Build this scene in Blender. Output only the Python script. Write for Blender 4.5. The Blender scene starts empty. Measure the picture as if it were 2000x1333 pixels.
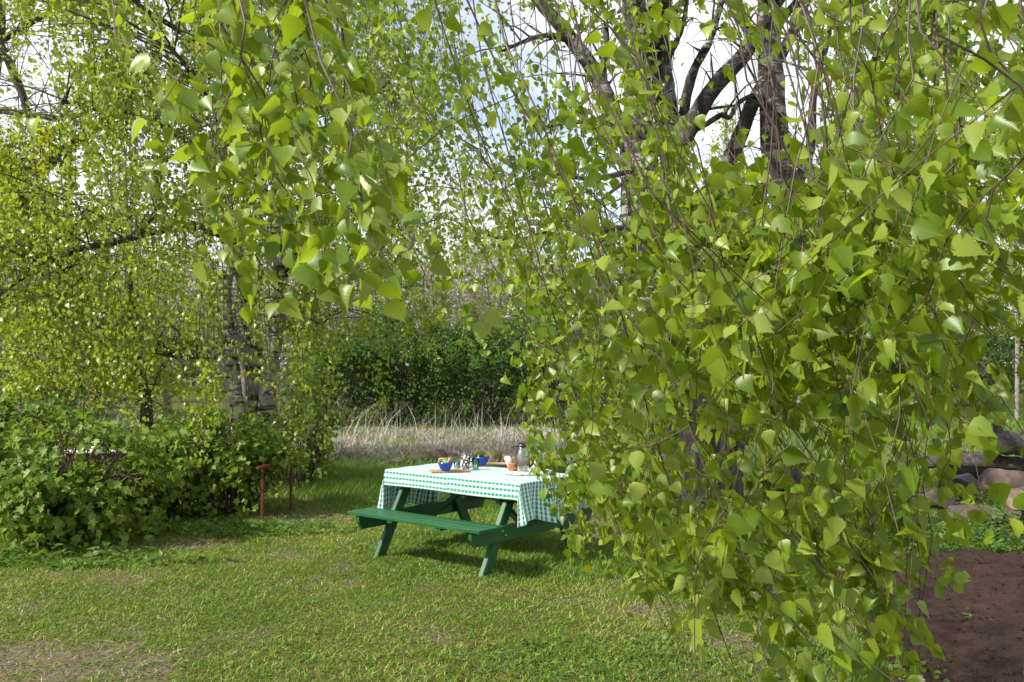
import bpy, bmesh, math, random
import numpy as np
from mathutils import Vector, Matrix
rng = np.random.default_rng(7)
random.seed(7)
sc = bpy.context.scene
C = sc.collection

# ------------------------------------------------------------ camera, light
F, YH, H = 1806.0, 707.0, 1.767
PIT = math.atan((YH - 666.5) / F)
cam = bpy.data.cameras.new('camera'); cam.lens = 36 * F / 2000; cam.sensor_width = 36
cam.clip_start = 0.05; cam.clip_end = 1500
camo = bpy.data.objects.new('camera', cam); C.objects.link(camo)
camo.location = (0, 0, H); camo.rotation_euler = (math.pi / 2 + PIT, 0, 0)
sc.camera = camo
cam.dof.use_dof = True; cam.dof.focus_distance = 3.2; cam.dof.aperture_fstop = 14

SUN_AZ = math.atan2(-0.42, -0.91)          # direction towards the sun, in the xy plane
SUN_EL = math.radians(40)
sd = Vector((math.cos(SUN_AZ) * math.cos(SUN_EL), math.sin(SUN_AZ) * math.cos(SUN_EL), math.sin(SUN_EL)))
sl = bpy.data.lights.new('sun', 'SUN'); sl.energy = 4.7; sl.angle = math.radians(1.2); sl.color = (1.0, 0.94, 0.82)
slo = bpy.data.objects.new('sun', sl); C.objects.link(slo); slo.rotation_euler = sd.to_track_quat('Z', 'Y').to_euler()

world = bpy.data.worlds.new('World'); sc.world = world; world.use_nodes = True
nt = world.node_tree; nt.nodes.clear()
out = nt.nodes.new('ShaderNodeOutputWorld')
sky = nt.nodes.new('ShaderNodeTexSky'); sky.sky_type = 'NISHITA'; sky.sun_disc = False
sky.sun_elevation = SUN_EL; sky.sun_rotation = math.pi / 2 - SUN_AZ
bg = nt.nodes.new('ShaderNodeBackground'); bg.inputs[1].default_value = 0.12
nt.links.new(sky.outputs[0], bg.inputs[0])
bw = nt.nodes.new('ShaderNodeBackground'); bw.inputs[0].default_value = (0.93, 0.96, 1.0, 1); bw.inputs[1].default_value = 0.74
tc = nt.nodes.new('ShaderNodeTexCoord'); mp = nt.nodes.new('ShaderNodeMapping'); mp.inputs['Scale'].default_value = (1.6, 1.6, 4.2)
mp.inputs['Location'].default_value = (0.35, 0.1, 0.2)
nz = nt.nodes.new('ShaderNodeTexNoise'); nz.inputs['Scale'].default_value = 1.7; nz.inputs['Detail'].default_value = 7; nz.inputs['Roughness'].default_value = 0.55
cr = nt.nodes.new('ShaderNodeValToRGB'); cr.color_ramp.elements[0].position = 0.3; cr.color_ramp.elements[1].position = 0.52
mx = nt.nodes.new('ShaderNodeMixShader')
nt.links.new(tc.outputs['Generated'], mp.inputs[0]); nt.links.new(mp.outputs[0], nz.inputs['Vector'])
nt.links.new(nz.outputs[0], cr.inputs[0]); nt.links.new(cr.outputs[0], mx.inputs[0])
nt.links.new(bg.outputs[0], mx.inputs[1]); nt.links.new(bw.outputs[0], mx.inputs[2]); nt.links.new(mx.outputs[0], out.inputs[0])

sc.view_settings.view_transform = 'Standard'; sc.view_settings.look = 'None'
sc.view_settings.exposure = 0.85; sc.view_settings.gamma = 1
cy = sc.cycles
cy.max_bounces = 7; cy.diffuse_bounces = 3; cy.glossy_bounces = 3; cy.transmission_bounces = 6; cy.transparent_max_bounces = 8
cy.sample_clamp_indirect = 6
try: cy.use_denoising = True
except Exception: pass

# ------------------------------------------------------------ helpers
def pt(px, py, d):
    """world point seen at photo pixel (px, py), d metres ahead"""
    x = (px - 1000) / F; z = (666.5 - py) / F
    dy = math.cos(PIT) - z * math.sin(PIT); dz = math.sin(PIT) + z * math.cos(PIT)
    return np.array([x / dy * d, d, H + dz / dy * d])
def gpt(px, py, h=0.0):
    x = (px - 1000) / F; z = (666.5 - py) / F
    dy = math.cos(PIT) - z * math.sin(PIT); dz = math.sin(PIT) + z * math.cos(PIT)
    d = (h - H) / dz * dy
    return np.array([x / dy * d, d, h])
def project(P):
    z = P[:, 2] - H
    d = P[:, 1] * math.cos(PIT) + z * math.sin(PIT); u = -P[:, 1] * math.sin(PIT) + z * math.cos(PIT)
    d = np.maximum(d, 0.05)
    return 1000 + F * P[:, 0] / d, 666.5 - F * u / d

def nrm(v):
    return v / np.maximum(np.linalg.norm(v, axis=-1, keepdims=True), 1e-9)

def vnoise(x, y, s, seed=0):
    r = np.random.default_rng(seed); G = r.random((64, 64))
    x = np.asarray(x) / s + 1000; y = np.asarray(y) / s + 1000
    xi = np.floor(x).astype(int); yi = np.floor(y).astype(int); fx = x - xi; fy = y - yi
    fx = fx * fx * (3 - 2 * fx); fy = fy * fy * (3 - 2 * fy)
    g = lambda a, b: G[a % 64, b % 64]
    return (g(xi, yi) * (1 - fx) + g(xi + 1, yi) * fx) * (1 - fy) + (g(xi, yi + 1) * (1 - fx) + g(xi + 1, yi + 1) * fx) * fy

def tag(o, label=None, cat=None, group=None, kind=None):
    if label: o['label'] = label
    if cat: o['category'] = cat
    if group: o['group'] = group
    if kind: o['kind'] = kind
    return o
def thing(name, label, cat, loc=(0, 0, 0), group=None, rz=0.0):
    o = bpy.data.objects.new(name, None); C.objects.link(o); o.location = loc; o.rotation_euler = (0, 0, rz)
    o.empty_display_size = 0.2
    return tag(o, label, cat, group)
def link(name, me, mat, parent=None, smooth=False):
    o = bpy.data.objects.new(name, me); C.objects.link(o)
    if mat: me.materials.append(mat)
    if parent is not None:
        o.parent = parent
        # meshes are built in world coordinates when the parent's matrix is given
    if smooth: me.polygons.foreach_set('use_smooth', np.array([len(p.vertices) <= 4 for p in me.polygons], bool) if len(me.polygons) < 20000 else np.ones(len(me.polygons), bool))
    return o
def arr_mesh(name, V, faces, tint=None, uv=None):
    """V (n,3); faces list of (m,k) int arrays"""
    me = bpy.data.meshes.new(name)
    me.vertices.add(len(V)); me.vertices.foreach_set('co', np.ascontiguousarray(V, dtype=np.float32).ravel())
    idx = np.concatenate([f.ravel() for f in faces]).astype(np.int32)
    starts = []; s = 0
    for f in faces:
        starts.append(s + np.arange(len(f)) * f.shape[1]); s += f.size
    me.loops.add(len(idx)); me.loops.foreach_set('vertex_index', idx)
    st = np.concatenate(starts).astype(np.int32)
    me.polygons.add(len(st)); me.polygons.foreach_set('loop_start', st)
    if tint is not None:
        a = me.attributes.new('tint', 'FLOAT', 'POINT'); a.data.foreach_set('value', np.asarray(tint, dtype=np.float32))
    if uv is not None:
        u = me.uv_layers.new(name='uv'); u.data.foreach_set('uv', np.ascontiguousarray(uv[idx], dtype=np.float32).ravel())
    me.update(calc_edges=True)
    return me

def local(V, parent):
    if parent is None: return V
    return V - np.array(parent.location)

# ---- leaves
def make_template(kind, fold=0.12, bend=0.25, twist=0.0):
    if kind == 'birch':
        ys = np.array([0, .04, .10, .17, .20, .28, .31, .40, .43, .52, .55, .64, .67, .78, .88, 1.0])
        ws = np.array([0.03, .24, .36, .44, .395, .455, .385, .41, .325, .34, .255, .26, .18, .125, .045, 0.0])
        rows = len(ys)
        T = [(0.0, -0.38, 0.0), (0.016, -0.38, 0.0), (0.016, 0.0, 0.0), (0.0, 0.0, 0.0)]
        F4 = [(0, 1, 2, 3)]
        ws = ws * np.interp(ys, [0, .3, 1], [.92, .93, .82])
        b = len(T)
        for i in range(rows):
            y = ys[i]; w = ws[i]
            z = -bend * y * y + twist * y * 0.3
            for sx in (-1, 0, 1):
                T.append((sx * w, y - (0.03 * (1 if i % 2 else -1) if sx else 0) * (0.5 < i < rows - 1), z + abs(sx) * w * fold * 2 + sx * w * twist * y))
        for i in range(rows - 1):
            for j in range(2):
                a = b + i * 3 + j
                F4.append((a, a + 1, a + 4, a + 3))
        return np.array(T), [np.array(F4)]
    if kind == 'birch_mid':
        T = [(0, -.3, 0), (.012, -.3, 0), (.012, 0, 0), (0, 0, 0), (-.33, .08, fold * .6), (.33, .08, fold * .6), (-.42, .3, fold * .8 - bend * .09), (.42, .3, fold * .8 - bend * .09),
             (0, .3, -bend * .09), (-.22, .65, fold * .4 - bend * .42), (.22, .65, fold * .4 - bend * .42), (0, .65, -bend * .42), (0, 1.0, -bend)]
        F4 = [(0, 1, 2, 3), (3, 5, 7, 8), (3, 8, 6, 4), (8, 7, 10, 11), (8, 11, 9, 6)]
        F3 = [(11, 10, 12), (11, 12, 9)]
        return np.array(T), [np.array(F4), np.array(F3)]
    if kind == 'small':
        T = [(0, 0, 0), (.42, .33, fold), (0, .45, -bend * .2), (-.42, .33, fold), (0, 1, -bend)]
        return np.array(T), [np.array([(0, 1, 2), (0, 2, 3), (2, 1, 4), (2, 4, 3)])]
    if kind == 'lobed':       # currant leaf, five blunt lobes
        out = [(-.06, -.02), (.06, -.02), (.30, -.06), (.44, .12), (.30, .25), (.62, .38), (.56, .58), (.28, .55), (.2, .82), (0, 1.0), (-.2, .82), (-.28, .55), (-.56, .58), (-.62, .38), (-.30, .25), (-.44, .12), (-.30, -.06)]
        T = [(0, .28, -.04)] + [(x, y, abs(x) * fold * 1.6 - bend * y * y * .6) for x, y in out]
        n = len(out)
        F3 = [(0, 1 + i, 1 + (i + 1) % n) for i in range(n)]
        T += [(0, -.5, .05), (.012, -.5, .05), (.012, 0, 0), (0, 0, 0)]
        return np.array(T), [np.array(F3), np.array([(n + 1, n + 2, n + 3, n + 4)])]

def leaves(name, mat, parent, P, D, N, S, kind='small', tint=None, nvar=3, uv=False, smooth=False):
    n = len(P)
    D = nrm(D); side = nrm(np.cross(D, N)); N = np.cross(side, D)
    if tint is None: tint = rng.random(n)
    var = rng.integers(0, nvar, n)
    Vs, Fs, Ts, Us = [], {}, [], []
    off = 0
    Pl = local(P, parent)
    for v in range(nvar):
        m = var == v; k = int(m.sum())
        if not k: continue
        T, fa = make_template(kind, fold=[.12, .34, .02, .2, .42, -.1][v % 6], bend=[.2, .05, .5, -.15, .35, .1][v % 6], twist=[0, .4, -.35, .15, -.2, .5][v % 6])
        W = Pl[m][:, None] + S[m][:, None, None] * (T[None, :, 0:1] * side[m][:, None] + T[None, :, 1:2] * D[m][:, None] + T[None, :, 2:3] * N[m][:, None])
        Vs.append(W.reshape(-1, 3)); Ts.append(np.repeat(tint[m], len(T)))
        if uv: Us.append(np.tile(T[:, :2], (k, 1)))
        for f in fa:
            Fs.setdefault(f.shape[1], []).append((f[None] + (off + np.arange(k) * len(T))[:, None, None]).reshape(-1, f.shape[1]))
        off += k * len(T)
    faces = [np.concatenate(x) for x in Fs.values()]
    me = arr_mesh(name, np.concatenate(Vs), faces, np.concatenate(Ts), np.concatenate(Us) if uv else None)
    return link(name, me, mat, parent, smooth)

def leaf_dirs(n, down=0.8, wind=(0.25, 0, 0), rnd=0.5):
    D = np.tile(np.array([0, 0, -down]) + np.array(wind), (n, 1)) + rng.normal(0, rnd, (n, 3))
    N = rng.normal(0, 1, (n, 3)); N[:, 2] *= 0.5
    N += np.array([-0.35, -0.25, 0.35])
    return D, N

# ---- tubes
def resample(P, R, n):
    P = np.asarray(P, float); R = np.asarray(R, float)
    t = np.linspace(0, len(P) - 1, n); i = np.minimum(t.astype(int), len(P) - 2); f = t - i
    def cr(A):
        A = A if A.ndim > 1 else A[:, None]
        a0 = A[np.maximum(i - 1, 0)]; a1 = A[i]; a2 = A[i + 1]; a3 = A[np.minimum(i + 2, len(A) - 1)]
        g = f[:, None]
        return 0.5 * (2 * a1 + (a2 - a0) * g + (2 * a0 - 5 * a1 + 4 * a2 - a3) * g ** 2 + (3 * a1 - a0 - 3 * a2 + a3) * g ** 3)
    return cr(P), np.maximum(cr(R)[:, 0], 0.0004)

def tubes(name, mat, parent, polys, n=8, sides=5, rough=0.0, cap=False):
    """polys: list of (points, radii); all resampled to n rings; ONE mesh"""
    M = len(polys)
    A = np.zeros((M, n, 3)); R = np.zeros((M, n))
    for k, (p, r) in enumerate(polys):
        A[k], R[k] = resample(p, r, n)
    if parent is not None: A = A - np.array(parent.location)
    T = np.gradient(A, axis=1); T = nrm(T)
    mean = nrm(T.mean(axis=1)); ref = np.where(np.abs(mean[:, 0:1]) < 0.8, np.array([[1., 0, 0]]), np.array([[0, 1., 0]]))
    ref = np.repeat(ref[:, None], n, 1)
    X = nrm(np.cross(T, ref)); Y = np.cross(T, X)
    ang = np.arange(sides) / sides * 2 * math.pi
    rr = R[:, :, None] * np.ones(sides)
    if rough:
        rr = rr * (1 + rough * (rng.random(rr.shape) - 0.5) + rough * 1.2 * np.sin(ang * 3 + 1.3)[None, None] * 0.4)
    V = A[:, :, None] + rr[..., None] * (np.cos(ang)[None, None, :, None] * X[:, :, None] + np.sin(ang)[None, None, :, None] * Y[:, :, None])
    base = (np.arange(M) * n * sides)[:, None, None] + (np.arange(n - 1) * sides)[None, :, None]
    j = np.arange(sides); j2 = (j + 1) % sides
    q = np.stack([base + j, base + j2, base + j2 + sides, base + j + sides], -1).reshape(-1, 4)
    faces = [q]
    V = V.reshape(-1, 3)
    if cap:
        ends = np.concatenate([(np.arange(M) * n * sides)[:, None] + j[::-1], (np.arange(M) * n * sides + (n - 1) * sides)[:, None] + j])
        faces.append(ends)
    me = arr_mesh(name, V, faces)
    return link(name, me, mat, parent, True)

def px_limb(path):
    """path of (px,py,depth,width_px) -> world polyline and radii"""
    return [pt(a, b, d) for a, b, d, w in path], [w / 2 * d / F for a, b, d, w in path]

# ---- blades
def blades(name, mat, P, Hh, Wd, lean=0.35, tint=None, wind=(0.15, 0.05), parent=None):
    n = len(P); az = rng.random(n) * 2 * math.pi
    side = np.stack([np.cos(az), np.sin(az), np.zeros(n)], 1)
    ln = rng.normal(0, lean, (n, 2)) + np.array(wind)
    L = np.concatenate([ln, np.zeros((n, 1))], 1) * Hh[:, None]
    up = np.array([0, 0, 1.0]) * Hh[:, None]
    w = side * Wd[:, None] * 0.5
    V = np.stack([P - w, P + w, P + L * 0.35 + up * 0.55 + w * 0.8, P + L * 0.35 + up * 0.55 - w * 0.8, P + L + up * 0.95], 1)
    o = (np.arange(n) * 5)[:, None]
    f4 = o + np.array([0, 1, 2, 3]); f3 = o + np.array([3, 2, 4])
    if tint is None: tint = rng.random(n)
    me = arr_mesh(name, V.reshape(-1, 3), [f4, f3], np.repeat(tint, 5))
    return link(name, me, mat, parent)

# ------------------------------------------------------------ materials
def newmat(name):
    m = bpy.data.materials.new(name); m.use_nodes = True; n = m.node_tree
    return m, n, n.nodes['Principled BSDF'], n.nodes['Material Output']
def ramp(n, pts):
    r = n.nodes.new('ShaderNodeValToRGB'); e = r.color_ramp.elements
    while len(e) > 1: e.remove(e[-1])
    e[0].position = pts[0][0]; e[0].color = (*pts[0][1], 1)
    for p, c in pts[1:]:
        x = e.new(p); x.color = (*c, 1)
    return r
def noise(n, scale, detail=4, vec=None, rough=0.55, sc3=None, coord='Object'):
    t = n.nodes.new('ShaderNodeTexNoise'); t.inputs['Scale'].default_value = scale; t.inputs['Detail'].default_value = detail
    t.inputs['Roughness'].default_value = rough
    tcx = n.nodes.new('ShaderNodeTexCoord'); src = tcx.outputs[coord]
    if sc3:
        mpp = n.nodes.new('ShaderNodeMapping'); mpp.inputs['Scale'].default_value = sc3
        n.links.new(src, mpp.inputs[0]); src = mpp.outputs[0]
    n.links.new(src, t.inputs['Vector'])
    return t
def bump(n, bsdf, hsock, strength=0.4, dist=0.02):
    b = n.nodes.new('ShaderNodeBump'); b.inputs['Strength'].default_value = strength; b.inputs['Distance'].default_value = dist
    n.links.new(hsock, b.inputs['Height']); n.links.new(b.outputs[0], bsdf.inputs['Normal']); return b

def leaf_mat(name, cols, trans, rough=0.42, veins=False, tfac=0.5, spec=0.5, vary=0.5):
    """cols: three base colours across the tint attribute; trans: colour of light shining through"""
    m, n, p, o = newmat(name)
    at = n.nodes.new('ShaderNodeAttribute'); at.attribute_name = 'tint'
    r = ramp(n, [(0, cols[0]), (0.5, cols[1]), (1, cols[2])])
    nz_ = noise(n, 0.9, 2)
    mth = n.nodes.new('ShaderNodeMath'); mth.operation = 'MULTIPLY_ADD'; mth.inputs[1].default_value = vary; 
    sub = n.nodes.new('ShaderNodeMath'); sub.operation = 'SUBTRACT'; sub.inputs[1].default_value = 0.5
    n.links.new(nz_.outputs[0], sub.inputs[0]); n.links.new(sub.outputs[0], mth.inputs[0]); n.links.new(at.outputs['Fac'], mth.inputs[2])
    n.links.new(mth.outputs[0], r.inputs[0])
    col = r.outputs[0]
    if veins:
        tcx = n.nodes.new('ShaderNodeTexCoord'); sp = n.nodes.new('ShaderNodeSeparateXYZ'); n.links.new(tcx.outputs['UV'], sp.inputs[0])
        ab = n.nodes.new('ShaderNodeMath'); ab.operation = 'ABSOLUTE'; n.links.new(sp.outputs[0], ab.inputs[0])
        # side veins: stripes in (y - 0.9|x|)
        a = n.nodes.new('ShaderNodeMath'); a.operation = 'MULTIPLY_ADD'; a.inputs[1].default_value = -0.9; n.links.new(ab.outputs[0], a.inputs[0]); n.links.new(sp.outputs[1], a.inputs[2])
        b = n.nodes.new('ShaderNodeMath'); b.operation = 'MULTIPLY'; b.inputs[1].default_value = 11; n.links.new(a.outputs[0], b.inputs[0])
        c = n.nodes.new('ShaderNodeMath'); c.operation = 'PINGPONG'; c.inputs[1].default_value = 0.5; n.links.new(b.outputs[0], c.inputs[0])
        d = n.nodes.new('ShaderNodeMath'); d.operation = 'LESS_THAN'; d.inputs[1].default_value = 0.07; n.links.new(c.outputs[0], d.inputs[0])
        e = n.nodes.new('ShaderNodeMath'); e.operation = 'LESS_THAN'; e.inputs[1].default_value = 0.016; n.links.new(ab.outputs[0], e.inputs[0])
        f = n.nodes.new('ShaderNodeMath'); f.operation = 'MAXIMUM'; n.links.new(d.outputs[0], f.inputs[0]); n.links.new(e.outputs[0], f.inputs[1])
        g = n.nodes.new('ShaderNodeMath'); g.operation = 'MULTIPLY'; g.inputs[1].default_value = 0.22; n.links.new(f.outputs[0], g.inputs[0])
        mc = n.nodes.new('ShaderNodeMixRGB'); mc.inputs[2].default_value = (0.26, 0.34, 0.08, 1)
        n.links.new(g.outputs[0], mc.inputs[0]); n.links.new(col, mc.inputs[1])
        # petiole (uv y < 0) reddish
        h = n.nodes.new('ShaderNodeMath'); h.operation = 'LESS_THAN'; h.inputs[1].default_value = -0.005; n.links.new(sp.outputs[1], h.inputs[0])
        m2 = n.nodes.new('ShaderNodeMixRGB'); m2.inputs[2].default_value = (0.25, 0.16, 0.05, 1)
        n.links.new(h.outputs[0], m2.inputs[0]); n.links.new(mc.outputs[0], m2.inputs[1]); col = m2.outputs[0]
        bump(n, p, c.outputs[0], 0.18, 0.0008)
    n.links.new(col, p.inputs['Base Color']); p.inputs['Roughness'].default_value = rough
    p.inputs['Specular IOR Level'].default_value = spec
    tr = n.nodes.new('ShaderNodeBsdfTranslucent')
    mt = n.nodes.new('ShaderNodeMixRGB'); mt.blend_type = 'MIX'; mt.inputs[0].default_value = 0.6; mt.inputs[2].default_value = (*trans, 1)
    n.links.new(col, mt.inputs[1]); n.links.new(mt.outputs[0], tr.inputs[0])
    ms = n.nodes.new('ShaderNodeMixShader'); ms.inputs[0].default_value = tfac
    n.links.new(p.outputs[0], ms.inputs[1]); n.links.new(tr.outputs[0], ms.inputs[2]); n.links.new(ms.outputs[0], o.inputs[0])
    return m

def plain(name, col, rough=0.5, col2=None, scale=8, b=0.0, metal=0.0, sc3=None, spec=0.5):
    m, n, p, o = newmat(name)
    c2 = col2 or tuple(x * 0.8 for x in col)
    t = noise(n, scale, 5, sc3=sc3); r = ramp(n, [(0.3, c2), (0.7, col)])
    n.links.new(t.outputs[0], r.inputs[0]); n.links.new(r.outputs[0], p.inputs['Base Color'])
    p.inputs['Roughness'].default_value = rough; p.inputs['Metallic'].default_value = metal; p.inputs['Specular IOR Level'].default_value = spec
    if b: bump(n, p, t.outputs[0], b, 0.01)
    return m

M_near = leaf_mat('birch_leaf_near', [(0.055, 0.12, 0.007), (0.125, 0.205, 0.011), (0.25, 0.31, 0.04)], (0.46, 0.59, 0.018), 0.38, True, 0.45, 0.45, vary=.7)
M_birch = leaf_mat('birch_leaf', [(0.05, 0.115, 0.007), (0.115, 0.195, 0.011), (0.23, 0.295, 0.04)], (0.41, 0.54, 0.018), 0.38, False, 0.42, 0.45, vary=.7)
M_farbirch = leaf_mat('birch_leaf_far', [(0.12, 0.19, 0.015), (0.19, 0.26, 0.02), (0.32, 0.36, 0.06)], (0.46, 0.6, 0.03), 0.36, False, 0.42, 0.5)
M_maple = leaf_mat('yellow_leaf', [(0.17, 0.25, 0.015), (0.25, 0.31, 0.02), (0.36, 0.37, 0.03)], (0.55, 0.64, 0.02), 0.5, False, 0.45, 0.3, vary=.3)
M_currant = leaf_mat('currant_leaf', [(0.06, 0.13, 0.012), (0.11, 0.19, 0.02), (0.2, 0.27, 0.035)], (0.3, 0.46, 0.03), 0.5, False, 0.38, 0.3)
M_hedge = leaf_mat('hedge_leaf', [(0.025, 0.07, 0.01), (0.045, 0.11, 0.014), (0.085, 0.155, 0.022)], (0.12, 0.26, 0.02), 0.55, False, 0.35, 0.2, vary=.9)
M_weed = leaf_mat('weed_leaf', [(0.05, 0.11, 0.02), (0.08, 0.16, 0.025), (0.13, 0.2, 0.03)], (0.2, 0.36, 0.04), 0.5, False, 0.35, 0.3)
M_grass = leaf_mat('grass_blade', [(0.06, 0.14, 0.01), (0.15, 0.24, 0.018), (0.36, 0.36, 0.08)], (0.3, 0.44, 0.03), 0.5, False, 0.33, 0.25, vary=0.9)
M_tall = leaf_mat('tall_grass_blade', [(0.06, 0.13, 0.012), (0.09, 0.18, 0.018), (0.15, 0.23, 0.03)], (0.22, 0.42, 0.03), 0.45, False, 0.35, 0.4)
M_straw = leaf_mat('straw', [(0.24, 0.19, 0.17), (0.4, 0.34, 0.315), (0.58, 0.52, 0.5)], (0.3, 0.25, 0.2), 0.7, False, 0.12, 0.2)
M_blossom = leaf_mat('pale_blossom', [(0.2, 0.19, 0.13), (0.32, 0.3, 0.26), (0.55, 0.53, 0.54)], (0.4, 0.4, 0.34), 0.7, False, 0.3, 0.1)
M_bud = leaf_mat('opening_leaf', [(0.12, 0.14, 0.04), (0.18, 0.2, 0.05), (0.26, 0.26, 0.09)], (0.36, 0.4, 0.1), 0.6, False, 0.35, 0.2)

M_twig = plain('twig_bark', (0.10, 0.06, 0.05), 0.55, (0.035, 0.018, 0.015), 30)
M_limb = plain('dark_limb_bark', (0.10, 0.085, 0.07), 0.9, (0.03, 0.025, 0.02), 18, 0.8)
M_greybark = plain('grey_bark', (0.22, 0.19, 0.17), 0.9, (0.09, 0.075, 0.065), 9, 0.6, sc3=(1, 1, 0.3))
M_palebark = plain('pale_bark', (0.3, 0.28, 0.25), 0.9, (0.12, 0.1, 0.09), 5, 0.4, sc3=(1, 1, 2.5))

def bark(name, dark_to, wt=.42, ws=.47):
    """white birch bark with black bands and fissures; darker, fissured near the ground"""
    m, n, p, o = newmat(name)
    a = noise(n, 3.2, 5, sc3=(1, 1, 4.5), rough=0.6); b = noise(n, 2.2, 6, sc3=(1, 1, 0.7), rough=0.65); c = noise(n, 60, 3)
    ra = ramp(n, [(ws, (0, 0, 0)), (ws + .06, (1, 1, 1))]); n.links.new(a.outputs[0], ra.inputs[0])
    rb = ramp(n, [(wt, (0, 0, 0)), (wt + .13, (1, 1, 1))]); n.links.new(b.outputs[0], rb.inputs[0])
    tcx = n.nodes.new('ShaderNodeTexCoord'); sp = n.nodes.new('ShaderNodeSeparateXYZ'); n.links.new(tcx.outputs['Object'], sp.inputs[0])
    mr = n.nodes.new('ShaderNodeMapRange'); mr.inputs[1].default_value = dark_to[0]; mr.inputs[2].default_value = dark_to[1]; n.links.new(sp.outputs[2], mr.inputs[0])
    mul = n.nodes.new('ShaderNodeMath'); mul.operation = 'MULTIPLY'; n.links.new(ra.outputs[0], mul.inputs[0]); n.links.new(rb.outputs[0], mul.inputs[1])
    mu2 = n.nodes.new('ShaderNodeMath'); mu2.operation = 'MULTIPLY'; n.links.new(mul.outputs[0], mu2.inputs[0]); n.links.new(mr.outputs[0], mu2.inputs[1])
    f = noise(n, 7, 7, sc3=(1.6, 1.6, 0.22), rough=0.72)
    dk = ramp(n, [(0.4, (0.008, 0.006, 0.005)), (0.5, (0.045, 0.035, 0.027)), (0.66, (0.13, 0.105, 0.085))]); n.links.new(f.outputs[0], dk.inputs[0])
    wh = ramp(n, [(0.3, (0.3, 0.27, 0.24)), (0.7, (0.52, 0.49, 0.46))]); n.links.new(c.outputs[0], wh.inputs[0])
    mc = n.nodes.new('ShaderNodeMixRGB'); n.links.new(mu2.outputs[0], mc.inputs[0]); n.links.new(dk.outputs[0], mc.inputs[1]); n.links.new(wh.outputs[0], mc.inputs[2])
    n.links.new(mc.outputs[0], p.inputs['Base Color']); p.inputs['Roughness'].default_value = 0.8
    bump(n, p, f.outputs[0], 1.0, 0.08)
    return m
M_bark = bark('birch_bark', (0.6, 2.6), .44, .48)
M_bark2 = bark('birch_bark_left', (-2.5, -0.6), .32, .43)

# ------------------------------------------------------------ ground
BED = np.array([gpt(1745, 1092), gpt(1890, 1086), gpt(2080, 1090), gpt(2300, 1110), gpt(2500, 1600), gpt(2100, 1500), gpt(1850, 1420), gpt(1735, 1330), gpt(1690, 1230), gpt(1700, 1150)])
def in_poly(x, y, poly):
    r = np.zeros(len(x), bool); j = len(poly) - 1
    for i in range(len(poly)):
        xi, yi, xj, yj = poly[i][0], poly[i][1], poly[j][0], poly[j][1]
        c = ((yi > y) != (yj > y)) & (x < (xj - xi) * (y - yi) / (yj - yi + 1e-12) + xi); r ^= c; j = i
    return r
# patches of bare earth in the lawn: photo pixel, half sizes in metres
PATCH = [(gpt(80, 1300), 1.05, .5), (gpt(40, 1180), .5, .25), (gpt(700, 1245), .5, .16), (gpt(980, 1300), .3, .14), (gpt(900, 1200), .35, .14),
         (gpt(560, 1010), .75, .45), (gpt(330, 1062), .9, .35), (gpt(480, 1085), .6, .2), (gpt(650, 980), .35, .3), (gpt(1250, 1190), .6, .25), (gpt(860, 1150), .3, .12), (gpt(350, 1210), .4, .15),
         (gpt(1500, 1250), .7, .4), (gpt(220, 1290), .5, .2)]
def bare(x, y):
    v = np.zeros(len(x))
    w = vnoise(x, y, 0.22, 3) * 0.9 + vnoise(x, y, 0.07, 4) * 0.4
    for k_, (c, a, b) in enumerate(PATCH):
        r = np.sqrt(((x - c[0]) / a) ** 2 + ((y - c[1]) / b) ** 2)
        v = np.maximum(v, np.clip(1.25 - r, 0, 1) * (1.7 if k_ == 0 else 1 if k_ in (5, 6, 9, 12) else .62))
    v = np.clip(v * 1.6 - w * 0.95, 0, 1) * (.45 + .55 * (vnoise(x, y, .05, 5) > .35))
    mid = vnoise(x, y, 0.5, 8) * 0.6 + vnoise(x, y, 0.16, 9) * 0.4
    return np.clip(np.maximum(v, (mid - 0.62) * 3.0), 0, 1)

def grid_axis(lo, hi, near_lo, near_hi, step):
    a = np.arange(near_lo, near_hi + 1e-6, step)
    lo_s = near_lo - np.geomspace(0.3, near_lo - lo, 14); hi_s = near_hi + np.geomspace(0.3, hi - near_hi, 14)
    return np.concatenate([lo_s[::-1], a, hi_s])
gx = grid_axis(-300, 300, -8, 8, 0.1); gy = grid_axis(-60, 500, 3.5, 16, 0.1)
X, Y = np.meshgrid(gx, gy, indexing='ij')
Z = (vnoise(X, Y, 0.8, 1) - 0.5) * 0.03 + (vnoise(X, Y, 0.25, 2) - 0.5) * 0.012
Z *= np.clip(1 - (np.hypot(X, Y - 8) - 16) / 10, 0, 1)
def ground_z(x, y):
    return ((vnoise(x, y, 0.8, 1) - 0.5) * 0.03 + (vnoise(x, y, 0.25, 2) - 0.5) * 0.012) * np.clip(1 - (np.hypot(x, y - 8) - 16) / 10, 0, 1)
n1, n2 = X.shape
V = np.stack([X, Y, Z], -1).reshape(-1, 3)
i = np.arange(n1 - 1)[:, None] * n2 + np.arange(n2 - 1)[None]
q = np.stack([i, i + n2, i + n2 + 1, i + 1], -1).reshape(-1, 4)
gm, gn, gp, go = newmat('lawn_soil')
at = gn.nodes.new('ShaderNodeAttribute'); at.attribute_name = 'tint'
fine = noise(gn, 28, 6, rough=0.7); big = noise(gn, 1.1, 5)
rg = ramp(gn, [(0.3, (0.03, 0.045, 0.01)), (0.5, (0.07, 0.075, 0.02)), (0.7, (0.17, 0.14, 0.06))]); gn.links.new(fine.outputs[0], rg.inputs[0])
rs = ramp(gn, [(0.3, (0.06, 0.045, 0.03)), (0.55, (0.14, 0.105, 0.075)), (0.75, (0.26, 0.21, 0.15))]); gn.links.new(fine.outputs[0], rs.inputs[0])
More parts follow.
